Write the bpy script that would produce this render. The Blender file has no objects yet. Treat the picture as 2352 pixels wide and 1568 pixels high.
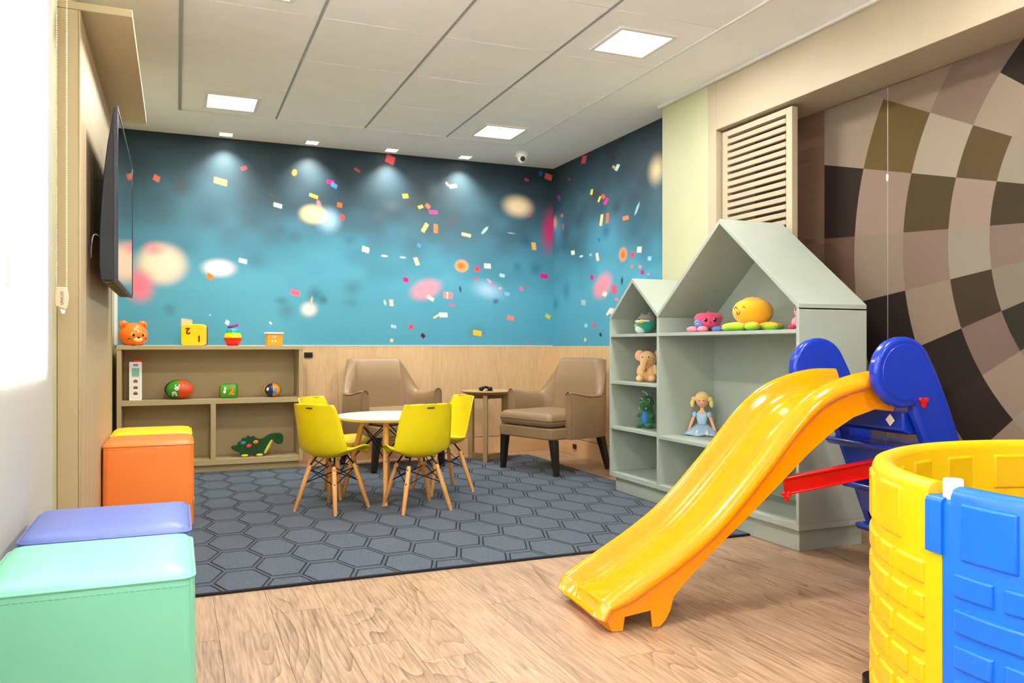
import bpy, bmesh, math, random
import numpy as np
from mathutils import Vector, Matrix, Euler
R = math.radians
random.seed(7)
SC = bpy.context.scene
COL = SC.collection

# ------------------------------------------------------------------ camera
F, CX, HZ, CH = 1851.0, 1176.0, 796.0, 0.92        # focal px, centre, horizon row, camera height
ANG = math.atan((CX - 405.0) / F)
SA, CA = math.sin(ANG), math.cos(ANG)
cam = bpy.data.cameras.new('camera')
cam.sensor_width = 36.0
cam.lens = F / 2352.0 * 36.0
cam.shift_y = (HZ - 784.0) / 2352.0
cam.clip_start = 0.02
cam_o = bpy.data.objects.new('camera', cam)
COL.objects.link(cam_o)
cam_o.location = (0, 0, CH)
cam_o.rotation_euler = (R(90), 0, -ANG)
SC.camera = cam_o

def P(u, v, X=None, Y=None, Z=None):
    """pixel of the photograph -> point on a known plane of the room"""
    r = (u - CX) / F
    x, y, z = SA + r * CA, CA - r * SA, -(v - HZ) / F
    t = X / x if X is not None else (Y / y if Y is not None else (Z - CH) / z)
    return (x * t, y * t, CH + z * t)

# ------------------------------------------------------------------ world, exposure
SC.view_settings.view_transform = 'Standard'
SC.view_settings.look = 'None'
SC.view_settings.gamma = 1.0
SC.view_settings.use_curve_mapping = False
SC.view_settings.exposure = 0.4
world = bpy.data.worlds.new('daylight')
SC.world = world
world.use_nodes = True
bg = world.node_tree.nodes['Background']
bg.inputs[0].default_value = (0.82, 0.91, 1.0, 1)
bg.inputs[1].default_value = 34.0
SC.cycles.sample_clamp_indirect = 40.0        # let the bright blind light the room in full
SC.cycles.max_bounces = 14; SC.cycles.diffuse_bounces = 8
PANEL_W, SPOT_W = 18.0, 42.0
LAMP_COL = (1.0, 0.97, 0.93)

# ------------------------------------------------------------------ room constants
XL, XR, YB, YF, ZC = -0.415, 3.116, 6.519, -2.6, 2.511
XH, XK = 2.962, 3.25            # header plane, back of the recess
GX = [0.02, 0.645, 1.27, 1.895, 2.52]
GY0, GP = 5.847, 0.629

# ------------------------------------------------------------------ materials
def lin(h, a=1.0):
    h = h.lstrip('#')
    c = [int(h[i:i + 2], 16) / 255 for i in (0, 2, 4)]
    return tuple((x / 12.92 if x <= .04045 else ((x + .055) / 1.055) ** 2.4) for x in c) + (a,)
MATS = {}
def new_mat(name):
    m = bpy.data.materials.new(name); m.use_nodes = True
    nt = m.node_tree
    return m, nt, nt.nodes['Principled BSDF']
def mat(name, col, rough=.5, spec=.5, metal=0, bump=None, var=None, coat=0, sheen=0, emit=None, stretch=None):
    if name in MATS: return MATS[name]
    m, nt, b = new_mat(name); N, L = nt.nodes, nt.links
    c = lin(col)
    b.inputs['Base Color'].default_value = c
    b.inputs['Roughness'].default_value = rough
    b.inputs['Specular IOR Level'].default_value = spec
    b.inputs['Metallic'].default_value = metal
    b.inputs['Coat Weight'].default_value = coat
    b.inputs['Coat Roughness'].default_value = .08
    if sheen:
        b.inputs['Sheen Weight'].default_value = sheen
        b.inputs['Sheen Roughness'].default_value = .5
    if emit:
        b.inputs['Emission Color'].default_value = lin(emit[0]); b.inputs['Emission Strength'].default_value = emit[1]
    tc = N.new('ShaderNodeTexCoord'); src = tc.outputs['Object']
    if stretch:
        mp = N.new('ShaderNodeMapping'); mp.inputs['Scale'].default_value = stretch
        L.new(src, mp.inputs[0]); src = mp.outputs[0]
    sc, amt = var or (6.0, .05)
    n = N.new('ShaderNodeTexNoise'); n.inputs['Scale'].default_value = sc; n.inputs['Detail'].default_value = 4
    L.new(src, n.inputs['Vector'])
    mx = N.new('ShaderNodeMix'); mx.data_type = 'RGBA'
    mx.inputs[6].default_value = tuple(x * (1 - amt) for x in c[:3]) + (1,)
    mx.inputs[7].default_value = tuple(min(1, x * (1 + amt)) for x in c[:3]) + (1,)
    L.new(n.outputs[0], mx.inputs[0]); L.new(mx.outputs[2], b.inputs['Base Color'])
    if bump:
        n2 = N.new('ShaderNodeTexNoise'); n2.inputs['Scale'].default_value = bump[0]; n2.inputs['Detail'].default_value = 3
        L.new(src, n2.inputs['Vector'])
        bp = N.new('ShaderNodeBump'); bp.inputs['Strength'].default_value = bump[1]; bp.inputs['Distance'].default_value = bump[2] if len(bump) > 2 else .002
        L.new(n2.outputs[0], bp.inputs['Height']); L.new(bp.outputs[0], b.inputs['Normal'])
    MATS[name] = m
    return m
def wood(name, light, dark, axis='Y', scale=1.0, rough=.45, contrast=.6, band=9.0, knots=True):
    """stretched grain along an axis, another offset for every object"""
    if name in MATS: return MATS[name]
    m, nt, b = new_mat(name); N, L = nt.nodes, nt.links
    tc = N.new('ShaderNodeTexCoord'); oi = N.new('ShaderNodeObjectInfo')
    mul = N.new('ShaderNodeMath'); mul.operation = 'MULTIPLY'; mul.inputs[1].default_value = 43.0
    L.new(oi.outputs['Random'], mul.inputs[0])
    add = N.new('ShaderNodeVectorMath'); add.operation = 'ADD'
    L.new(tc.outputs['Object'], add.inputs[0]); L.new(mul.outputs[0], add.inputs[1])
    s = {'X': (.14, 1, 1), 'Y': (1, .14, 1), 'Z': (1, 1, .14)}[axis]
    mp = N.new('ShaderNodeMapping'); mp.inputs['Scale'].default_value = tuple(x * scale for x in s)
    L.new(add.outputs[0], mp.inputs[0])
    w = N.new('ShaderNodeTexNoise'); w.inputs['Scale'].default_value = band * .55; w.inputs['Detail'].default_value = 2.0; w.inputs['Distortion'].default_value = .35
    L.new(mp.outputs[0], w.inputs['Vector'])
    # growth rings: contour lines of the broad noise
    mm = N.new('ShaderNodeMath'); mm.operation = 'MULTIPLY'; mm.inputs[1].default_value = 36.0; L.new(w.outputs[0], mm.inputs[0])
    fr = N.new('ShaderNodeMath'); fr.operation = 'FRACT'; L.new(mm.outputs[0], fr.inputs[0])
    rr = N.new('ShaderNodeValToRGB'); e = rr.color_ramp.elements
    e[0].position = 0; e[0].color = (1, 1, 1, 1); e[1].position = 1; e[1].color = (0, 0, 0, 1)
    x = e.new(.16); x.color = (.42, .42, .42, 1); x = e.new(.5); x.color = (.22, .22, .22, 1)
    L.new(fr.outputs[0], rr.inputs[0])
    s2 = {'X': (.05, 1, 1), 'Y': (1, .05, 1), 'Z': (1, 1, .05)}[axis]
    mp2 = N.new('ShaderNodeMapping'); mp2.inputs['Scale'].default_value = tuple(x * scale for x in s2)
    L.new(add.outputs[0], mp2.inputs[0])
    g = N.new('ShaderNodeTexNoise'); g.inputs['Scale'].default_value = 130.0; g.inputs['Detail'].default_value = 3
    L.new(mp2.outputs[0], g.inputs['Vector'])
    m2 = N.new('ShaderNodeTexNoise'); m2.inputs['Scale'].default_value = 5.5; m2.inputs['Detail'].default_value = 3
    L.new(mp.outputs[0], m2.inputs['Vector'])
    r2 = N.new('ShaderNodeValToRGB'); r2.color_ramp.elements[0].position = .40; r2.color_ramp.elements[1].position = .62
    L.new(m2.outputs[0], r2.inputs[0])
    a1 = N.new('ShaderNodeMath'); a1.operation = 'MULTIPLY'; L.new(rr.outputs[0], a1.inputs[0]); L.new(r2.outputs[0], a1.inputs[1])
    a2 = N.new('ShaderNodeMath'); a2.operation = 'MULTIPLY_ADD'; L.new(g.outputs[0], a2.inputs[0]); a2.inputs[1].default_value = 1.5; a2.inputs[2].default_value = -.58
    a3 = N.new('ShaderNodeMath'); a3.operation = 'MULTIPLY_ADD'; L.new(a1.outputs[0], a3.inputs[0]); a3.inputs[1].default_value = .62; L.new(a2.outputs[0], a3.inputs[2])
    a4 = N.new('ShaderNodeMath'); a4.operation = 'MULTIPLY'; a4.use_clamp = True; L.new(a3.outputs[0], a4.inputs[0]); a4.inputs[1].default_value = contrast
    mx = N.new('ShaderNodeMix'); mx.data_type = 'RGBA'; mx.inputs[6].default_value = lin(light); mx.inputs[7].default_value = lin(dark)
    L.new(a4.outputs[0], mx.inputs[0])
    hs = N.new('ShaderNodeHueSaturation')
    vr = N.new('ShaderNodeMath'); vr.operation = 'MULTIPLY_ADD'; vr.inputs[1].default_value = .12; vr.inputs[2].default_value = .94
    L.new(oi.outputs['Random'], vr.inputs[0]); L.new(vr.outputs[0], hs.inputs['Value'])
    L.new(mx.outputs[2], hs.inputs['Color']); L.new(hs.outputs[0], b.inputs['Base Color'])
    b.inputs['Roughness'].default_value = rough
    bp = N.new('ShaderNodeBump'); bp.inputs['Strength'].default_value = .08; bp.inputs['Distance'].default_value = .001
    L.new(a3.outputs[0], bp.inputs['Height']); L.new(bp.outputs[0], b.inputs['Normal'])
    MATS[name] = m
    return m
def attr_mat(name, rough=.6, attr='Col', spec=.3):
    if name in MATS: return MATS[name]
    m, nt, b = new_mat(name)
    a = nt.nodes.new('ShaderNodeVertexColor'); a.layer_name = attr
    nt.links.new(a.outputs[0], b.inputs['Base Color'])
    b.inputs['Roughness'].default_value = rough; b.inputs['Specular IOR Level'].default_value = spec
    MATS[name] = m
    return m
def blind_mat():
    m, nt, b = new_mat('blind fabric'); N, L = nt.nodes, nt.links
    tc = N.new('ShaderNodeTexCoord'); n = N.new('ShaderNodeTexNoise'); n.inputs['Scale'].default_value = 60
    mp = N.new('ShaderNodeMapping'); mp.inputs['Scale'].default_value = (1, 1, .05); L.new(tc.outputs['Object'], mp.inputs[0]); L.new(mp.outputs[0], n.inputs['Vector'])
    mx = N.new('ShaderNodeMix'); mx.data_type = 'RGBA'; mx.inputs[6].default_value = (.80, .79, .76, 1); mx.inputs[7].default_value = (.86, .85, .82, 1)
    L.new(n.outputs[0], mx.inputs[0])
    d = N.new('ShaderNodeBsdfDiffuse'); t = N.new('ShaderNodeBsdfTranslucent'); s = N.new('ShaderNodeMixShader'); s.inputs[0].default_value = .5
    L.new(mx.outputs[2], d.inputs[0]); L.new(mx.outputs[2], t.inputs[0]); L.new(d.outputs[0], s.inputs[1]); L.new(t.outputs[0], s.inputs[2])
    L.new(s.outputs[0], N['Material Output'].inputs[0])
    return m
def glass_mat():
    m, nt, b = new_mat('window glass'); N, L = nt.nodes, nt.links
    t = N.new('ShaderNodeBsdfTransparent'); g = N.new('ShaderNodeBsdfGlossy'); g.inputs['Roughness'].default_value = .02
    fr = N.new('ShaderNodeFresnel'); s = N.new('ShaderNodeMixShader')
    L.new(fr.outputs[0], s.inputs[0]); L.new(t.outputs[0], s.inputs[1]); L.new(g.outputs[0], s.inputs[2]); L.new(s.outputs[0], N['Material Output'].inputs[0])
    return m

# ------------------------------------------------------------------ geometry helpers
class G:
    """collects shapes for ONE mesh"""
    def __init__(s): s.v = []; s.f = []; s.m = []
    def add(s, v, f, m=0, M=None):
        o = len(s.v)
        if M is not None: v = [tuple(M @ Vector(p)) for p in v]
        s.v += [tuple(p) for p in v]
        s.f += [tuple(i + o for i in q) for q in f]; s.m += [m] * len(f)
        return s
    def box(s, x0, x1, y0, y1, z0, z1, m=0, M=None):
        v = [(x, y, z) for x in (x0, x1) for y in (y0, y1) for z in (z0, z1)]
        return s.add(v, [(0, 1, 3, 2), (4, 6, 7, 5), (0, 4, 5, 1), (2, 3, 7, 6), (0, 2, 6, 4), (1, 5, 7, 3)], m, M)
    def rings(s, rs, caps=(True, True), closed=True, loop=False, m=0, M=None):
        n = len(rs[0]); v = [p for r in rs for p in r]; f = []
        K = len(rs)
        for k in range(K if loop else K - 1):
            a, b = k * n, ((k + 1) % K) * n
            for i in range(n if closed else n - 1):
                j = (i + 1) % n
                f.append((a + i, a + j, b + j, b + i))
        if not loop:
            if caps[0]: f.append(tuple(reversed(range(n))))
            if caps[1]: f.append(tuple(range((K - 1) * n, K * n)))
        return s.add(v, f, m, M)
    def cyl(s, p0, p1, r0, r1=None, n=12, m=0, M=None):
        r1 = r0 if r1 is None else r1
        p0, p1 = Vector(p0), Vector(p1); d = (p1 - p0).normalized()
        a = d.orthogonal().normalized(); b = d.cross(a)
        rs = [[p + (a * math.cos(2 * math.pi * i / n) + b * math.sin(2 * math.pi * i / n)) * r for i in range(n)] for p, r in ((p0, r0), (p1, r1))]
        return s.rings(rs, m=m, M=M)
    def tube(s, pts, r, n=8, loop=False, m=0, M=None):
        pts = [Vector(p) for p in pts]; K = len(pts); rs = []
        up = None
        for k, p in enumerate(pts):
            q0 = pts[(k - 1) % K] if (loop or k > 0) else p
            q1 = pts[(k + 1) % K] if (loop or k < K - 1) else p
            d = (q1 - q0)
            if d.length < 1e-9: d = Vector((0, 0, 1))
            d.normalize()
            if up is None: up = d.orthogonal().normalized()
            a = (up - d * up.dot(d))
            a = a.normalized() if a.length > 1e-6 else d.orthogonal().normalized()
            up = a; b = d.cross(a)
            rr = r[k] if isinstance(r, (list, tuple)) else r
            rs.append([p + (a * math.cos(2 * math.pi * i / n) + b * math.sin(2 * math.pi * i / n)) * rr for i in range(n)])
        return s.rings(rs, loop=loop, m=m, M=M)
    def ball(s, c, r, rot=(0, 0, 0), nu=20, nv=12, m=0, fn=None, M=None):
        if not isinstance(r, (tuple, list)): r = (r, r, r)
        T = Matrix.Translation(c) @ Euler([R(a) for a in rot]).to_matrix().to_4x4()
        if M is not None: T = M @ T
        v = [(0, 0, -r[2])]; f = []
        for j in range(1, nv):
            t = -math.pi / 2 + math.pi * j / nv
            for i in range(nu):
                a = 2 * math.pi * i / nu
                p = (r[0] * math.cos(t) * math.cos(a), r[1] * math.cos(t) * math.sin(a), r[2] * math.sin(t))
                v.append(fn(p) if fn else p)
        v.append((0, 0, r[2]))
        for i in range(nu):
            j = (i + 1) % nu
            f.append((0, 1 + j, 1 + i))
            for k in range(nv - 2):
                a, b = 1 + k * nu, 1 + (k + 1) * nu
                f.append((a + i, a + j, b + j, b + i))
            a = 1 + (nv - 2) * nu
            f.append((a + i, a + j, len(v) - 1))
        return s.add(v, f, m, T)
    def lathe(s, prof, n=32, c=(0, 0, 0), m=0, M=None):
        rs = [[(c[0] + r * math.cos(2 * math.pi * i / n), c[1] + r * math.sin(2 * math.pi * i / n), c[2] + z) for i in range(n)] for r, z in prof]
        return s.rings(rs, m=m, M=M)
    def prism(s, poly, a, b, axis='X', m=0, M=None):
        """poly of 2-D points, extruded from a to b along an axis; X: (y,z)  Y: (x,z)  Z: (x,y)"""
        mk = {'X': lambda p, t: (t, p[0], p[1]), 'Y': lambda p, t: (p[0], t, p[1]), 'Z': lambda p, t: (p[0], p[1], t)}[axis]
        return s.rings([[mk(p, a) for p in poly], [mk(p, b) for p in poly]], m=m, M=M)
def rrect(x0, x1, y0, y1, r, n=5):
    out = []
    for cx, cy, a0 in ((x1 - r, y1 - r, 0), (x0 + r, y1 - r, 90), (x0 + r, y0 + r, 180), (x1 - r, y0 + r, 270)):
        for i in range(n + 1):
            a = R(a0 + 90 * i / n); out.append((cx + r * math.cos(a), cy + r * math.sin(a)))
    return out
def obj(name, g, mats, parent=None, smooth=40, bevel=0, seg=2, sub=0, solid=0):
    me = bpy.data.meshes.new(name)
    me.from_pydata(g.v, [], g.f); me.validate(); 
    if not isinstance(mats, (list, tuple)): mats = [mats]
    for mm in mats: me.materials.append(mm)
    if len(mats) > 1 and len(me.polygons) == len(g.m): me.polygons.foreach_set('material_index', g.m)
    bm = bmesh.new(); bm.from_mesh(me); bmesh.ops.recalc_face_normals(bm, faces=bm.faces); bm.to_mesh(me); bm.free()
    if smooth:
        me.polygons.foreach_set('use_smooth', [True] * len(me.polygons))
        me.set_sharp_from_angle(angle=R(smooth))
    me.update()
    o = bpy.data.objects.new(name, me); COL.objects.link(o)
    if parent is not None: o.parent = parent
    if solid:
        md = o.modifiers.new('thickness', 'SOLIDIFY'); md.thickness = solid; md.offset = 0
    if bevel:
        md = o.modifiers.new('bevel', 'BEVEL'); md.width = bevel; md.segments = seg; md.limit_method = 'ANGLE'; md.angle_limit = R(35)
    if sub:
        md = o.modifiers.new('subdivision', 'SUBSURF'); md.levels = sub; md.render_levels = sub
    return o
def thing(name, label, cat, loc=(0, 0, 0), rz=0, group=None):
    o = bpy.data.objects.new(name, None); COL.objects.link(o)
    o.empty_display_size = .05
    o.location = loc; o.rotation_euler = (0, 0, R(rz))
    return tag(o, label, cat, group)
def tag(o, label, cat, group=None):
    o['label'] = label; o['category'] = cat
    if group: o['group'] = group
    return o
def struct(o, label=None, cat=None):
    o['kind'] = 'structure'
    if label: o['label'] = label
    if cat: o['category'] = cat
    return o
def copy_obj(o, parent=None, loc=None):
    c = o.copy(); COL.objects.link(c); c.parent = parent
    if loc is not None: c.location = loc
    return c
def copy_tree(o, parent=None):
    c = o.copy(); COL.objects.link(c); c.parent = parent
    for ch in list(o.children): copy_tree(ch, c)
    return c
def text(body, size, m, parent, M, name='lettering', bold=0):
    cu = bpy.data.curves.new('t', 'FONT'); cu.body = body; cu.size = size; cu.align_x = 'CENTER'; cu.align_y = 'CENTER'; cu.extrude = .0006; cu.offset = bold
    t = bpy.data.objects.new('t', cu); COL.objects.link(t)
    dg = bpy.context.evaluated_depsgraph_get()
    me = bpy.data.meshes.new_from_object(t.evaluated_get(dg))
    bpy.data.objects.remove(t); bpy.data.curves.remove(cu)
    me.materials.clear(); me.materials.append(m); me.transform(M)
    o = bpy.data.objects.new(name, me); COL.objects.link(o); o.parent = parent
    return o
def sm(a, b, x):
    t = min(1, max(0, (x - a) / (b - a))); return t * t * (3 - 2 * t)
def spline(pts, n):
    """Catmull-Rom through points"""
    pts = [Vector(p) for p in pts]; out = []
    K = len(pts) - 1
    for i in range(n):
        t = i / (n - 1) * K; k = min(int(t), K - 1); t -= k
        p0, p1, p2, p3 = pts[max(k - 1, 0)], pts[k], pts[k + 1], pts[min(k + 2, K)]
        out.append(.5 * ((2 * p1) + (p2 - p0) * t + (2 * p0 - 5 * p1 + 4 * p2 - p3) * t * t + (3 * p1 - p0 - 3 * p2 + p3) * t ** 3))
    return out

# ------------------------------------------------------------------ material palette
M_floor = wood('floor planks', '#b6977a', '#52371f', 'Y', 1.0, .38, 1.0, 6)
M_oak = wood('wainscot oak', '#d9b98d', '#b58a58', 'Z', 1.0, .5, .8, 9)
M_beech = wood('beech legs', '#dba05c', '#b87c3e', 'Z', 1.6, .4, .5, 9)
M_tbl = wood('side table oak', '#a88a5e', '#8d7046', 'Z', 1.6, .5, .5, 9)
M_gap = mat('dark gap', '#3b2c1e', .9)
M_ceil = mat('ceiling white', '#f3f2f1', .9, bump=(300, .1))
M_tile = mat('ceiling tile', '#f5f5f5', .95, bump=(420, .25))
M_bar = mat('grid bar', '#a9aaa6', .4, metal=.3)
M_trim = mat('white trim', '#e6e5e2', .5)
M_cream = mat('cream green paint', '#bdbe98', .6, bump=(200, .05))
M_beige = mat('beige paint', '#b6a88f', .55, bump=(200, .05))
M_taupe = mat('taupe laminate', '#bfad88', .55, bump=(250, .04))
M_taupe2 = mat('shelf laminate', '#b7a379', .45, bump=(250, .04))
M_house = mat('sage grey lacquer', '#a8b2a6', .45, bump=(250, .03))
M_black = mat('black plastic', '#0d0e10', .35)
M_steel = mat('black steel', '#101012', .4, metal=.4)
M_chrome = mat('screw metal', '#b8b8b4', .25, metal=1)
M_white = mat('white plastic', '#f0efec', .35)
M_leather = mat('taupe leather', '#8f7556', .42, bump=(380, .22), var=(5, .06))
M_pipe = mat('leather piping', '#7d654b', .45)
M_darkwood = mat('dark stained wood', '#1d1713', .45)
M_yellow = mat('yellow shell plastic', '#e9d305', .38, var=(3, .02))
M_slide = mat('slide yellow', '#fb9900', .16, coat=.4, var=(2, .02))
M_navy = mat('ladder blue', '#0a34b4', .22, coat=.3, var=(2, .03))
M_red = mat('red plastic', '#cc0d14', .25, coat=.2)
M_tyel = mat('tower yellow', '#e6b800', .34, var=(3, .03))
M_tblue = mat('tower blue', '#0c6be0', .36, var=(9, .10))

# ================================================================== THE SETTING
# floor: slab and planks of the vinyl floor
floor = struct(obj('floor', G().box(XL - .1, XK + .05, YF - .1, YB + .1, -.08, -.004), M_gap))
pw, pl = .18, 1.22
pm = {}
def plank(x0, x1, y0, y1):
    key = (round(x1 - x0, 3), round(y1 - y0, 3))
    if key not in pm:
        w, l = (x1 - x0) / 2 - .0006, (y1 - y0) / 2 - .0006
        g = G().box(-w, w, -l, l, -.004, 0)
        o = obj('plank', g, M_floor, floor, smooth=0); pm[key] = o
        o.location = ((x0 + x1) / 2, (y0 + y1) / 2, 0); return
    copy_obj(pm[key], floor, ((x0 + x1) / 2, (y0 + y1) / 2, 0))
x = XL
i = 0
while x < XK - .001:
    x1 = min(x + pw, XK)
    y = YF - [0, .43, .81, .2, .62, 1.03][i % 6]
    while y < YB:
        a, b = max(y, YF), min(y + pl, YB)
        if b - a > .02: plank(x, x1, a, b)
        y += pl
    x = x1; i += 1

# ceiling: plaster border, tile field, bars
g = G()
zt = ZC + .06
YT1 = GY0; YT0 = GY0 - GP * 13
for x0, x1, y0, y1 in ((XL - .1, GX[0], YF, YB + .1), (GX[4], XK + .1, YF, YB + .1), (GX[0], GX[4], YT1, YB + .1), (GX[0], GX[4], YF, YT0)):
    g.box(x0, x1, y0, y1, ZC, zt)
ceiling = struct(obj('ceiling', g, M_ceil, smooth=0))
obj('backing', G().box(GX[0], GX[4], YT0, YT1, ZC + .03, zt - .005), M_bar, ceiling, smooth=0)
tw, tl = .625 / 2 - .006, GP / 2 - .0028
t0 = None
for c in range(4):
    for r in range(13):
        l = ((GX[c] + GX[c + 1]) / 2, GY0 - GP * (r + .5), ZC)
        if t0 is None:
            t0 = obj('ceiling_tile', G().box(-tw, tw, -tl, tl, .004, .022), M_tile, ceiling, bevel=.002, seg=1); t0.location = l
        else: copy_obj(t0, ceiling, l)
for k, x in enumerate(GX):
    w = .006 if 0 < k < 4 else .009
    obj('grid_bar', G().box(x - w, x + w, YT0, YT1, ZC + .001 if 0 < k < 4 else ZC - .004, ZC + .02), M_bar if k < 4 else M_trim, ceiling, smooth=0)
obj('edge_trim', G().box(GX[0], GX[4], YT1 - .006, YT1 + .006, ZC - .004, ZC + .02), M_trim, ceiling, smooth=0)

# mural print -----------------------------------------------------------------
ZA, ZB = (260, 280, 3.015), (840, 280, 3.0157)
CON_A = [(465,450,60,60,0,'4a4a48',35,'e'),(1615,350,60,60,0,'3a4048',30,'e'),(1160,745,50,45,0,'3a6070',25,'e'),(1255,790,70,65,0,'3a6478',28,'e'),(1640,815,60,55,0,'3c6a80',28,'e'),
(990,965,110,70,0,'3f7080',35,'e'),(1400,1195,80,80,0,'3a6a80',30,'e'),(1455,1232,45,45,0,'355c70',18,'e'),(1165,1237,50,30,0,'34687c',20,'e'),(1200,1310,90,90,0,'4a8090',35,'e'),(1655,1150,90,80,0,'4a7c90',32,'e'),
(1650,1250,70,50,0,'4a8494',28,'e'),(390,1297,65,60,0,'4a7c8c',25,'e'),(300,390,45,40,20,'e8705a',4,'r'),(743,412,90,40,5,'f0b85a',3,'r'),(905,320,40,25,-30,'d84050',3,'r'),(1255,350,34,45,10,'f08030',3,'e'),
(1505,415,50,26,-5,'c01870',2,'r'),(1530,440,45,30,20,'4a80d0',2,'r'),(1100,507,48,20,10,'454848',3,'r'),(1140,578,58,28,5,'f4f6f8',1,'r'),(1388,513,60,22,10,'f0b838',2,'r'),(1490,680,110,110,0,'a8d4f4',45,'e'),(1425,570,25,50,-20,'e87880',8,'e'),
(1385,640,150,105,0,'ffe2a0',22,'e'),(1568,575,34,32,5,'f06030',3,'r'),(1587,660,32,40,0,'e84838',3,'e'),(1690,333,44,18,20,'c84040',3,'r'),(1748,883,50,38,8,'f4ecd0',1,'r'),
(330,985,290,220,0,'f8dcb0',45,'e'),(350,985,200,180,0,'fcd8c8',60,'e'),(285,880,90,60,0,'f49098',30,'e'),(180,1130,170,190,-20,'f07890',40,'e'),(20,960,170,200,0,'f6c0a8',40,'e'),(733,1012,180,95,0,'fdf6f2',24,'e'),(670,1070,46,38,25,'f08030',3,'r'),
(898,962,58,32,5,'c8e0f4',1,'r'),(1260,1182,66,38,5,'f0688a',4,'r'),(1355,1297,88,75,0,'fbe8e0',22,'e'),(1372,1245,14,70,10,'e8c080',3,'e'),(510,1395,75,60,0,'fbd0a0',6,'r'),(790,1388,28,28,25,'d8e8f8',3,'r'),
(1090,1392,20,12,30,'e0f0f4',2,'r'),(670,1337,12,10,0,'c8e8f0',2,'e')]
CON_B = [(325,262,60,40,0,'303a48',20,'e'),(465,455,60,80,30,'506068',30,'e'),(335,555,110,70,0,'3e4548',25,'e'),(180,585,70,45,0,'506068',25,'e'),(90,665,70,60,0,'4a5a68',25,'e'),(595,685,75,65,0,'46525c',25,'e'),
(1115,825,60,60,0,'2c5878',22,'e'),(470,815,60,60,0,'3c6878',25,'e'),(850,820,90,40,0,'46788c',30,'e'),(1050,1005,40,50,0,'2c6480',20,'e'),(1180,1015,60,70,0,'2c6480',25,'e'),(900,1238,36,34,0,'2c5870',12,'e'),(770,1450,80,60,0,'4c8878',30,'e'),
(170,260,62,58,15,'e85860',3,'r'),(560,370,10,38,35,'2c3440',2,'r'),(565,430,30,14,40,'f0a060',2,'r'),(605,445,50,24,-20,'d8ecfc',2,'r'),(275,513,38,30,-15,'f0c840',2,'r'),(380,588,34,22,-30,'e8d040',2,'r'),(430,583,36,26,35,'f07048',2,'r'),
(468,624,58,26,-8,'e03888',3,'r'),(410,732,28,66,30,'f8e070',2,'r'),(485,738,28,60,0,'f07838',4,'r'),(697,782,64,22,3,'f0c090',3,'r'),(825,750,20,64,40,'a8d0f4',3,'e'),(1010,770,45,8,5,'8cc0d8',4,'e'),(1055,585,165,120,5,'f4dcb0',28,'e'),
(1115,400,28,18,10,'e03050',3,'r'),(1212,357,30,35,0,'2a6898',8,'e'),(1265,380,48,40,8,'e86848',4,'r'),(1130,650,26,14,-30,'e04888',2,'r'),(1275,750,70,190,5,'d01870',30,'e'),(1165,860,30,52,-8,'e8b850',3,'r'),(370,855,28,26,20,'5090d0',4,'r'),
(130,928,44,14,5,'e4f2fa',2,'e'),(258,938,42,14,5,'b8dcf0',2,'e'),(352,965,28,56,-20,'f8d8a8',2,'r'),(665,997,88,80,0,'f8a070',12,'e'),(660,995,50,44,0,'f07818',12,'e'),(772,1017,36,40,10,'e04048',6,'e'),(843,997,46,34,-5,'f8ecc8',1,'r'),
(765,1085,24,22,-20,'e85040',4,'e'),(945,1063,36,24,3,'a8d4f0',1,'r'),(855,1100,36,14,35,'f090a8',3,'r'),(877,1135,34,24,-5,'d02080',3,'r'),(932,1152,26,16,0,'f0a888',4,'e'),(1078,1155,24,30,-20,'e070a0',3,'r'),(1235,1068,54,32,-3,'d81880',3,'r'),
(278,1093,38,32,10,'d01878',4,'r'),(415,1160,180,110,-20,'f498a8',25,'e'),(845,1165,140,80,15,'a8d0f0',35,'e'),(655,1158,14,40,-10,'2c4858',4,'e'),(570,1200,62,44,0,'e88888',8,'r'),(565,1200,10,40,0,'f8e8e0',4,'r'),(448,1220,54,24,25,'f4ecd0',2,'r'),
(980,1190,36,24,3,'80c0e8',4,'r'),(595,1267,44,18,12,'e86088',4,'e'),(133,1250,14,36,-15,'d8e0d8',4,'e'),(178,1252,26,44,-5,'e8d0b8',5,'r'),(490,1345,46,14,-40,'f0dca0',2,'r'),(538,1336,56,32,-8,'fce0d8',3,'r'),(1003,1357,46,32,3,'f0807c',4,'r'),
(1262,1346,36,26,25,'c8d040',4,'r'),(193,1416,38,22,5,'a8d8ec',3,'r'),(315,1418,28,38,20,'e84058',3,'e'),(397,1480,32,26,40,'4c2428',3,'r'),(773,1461,58,36,3,'f8c030',4,'r'),(180,1512,22,22,5,'d8dc90',3,'r'),(1128,1538,22,12,30,'d05090',3,'r')]
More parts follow.
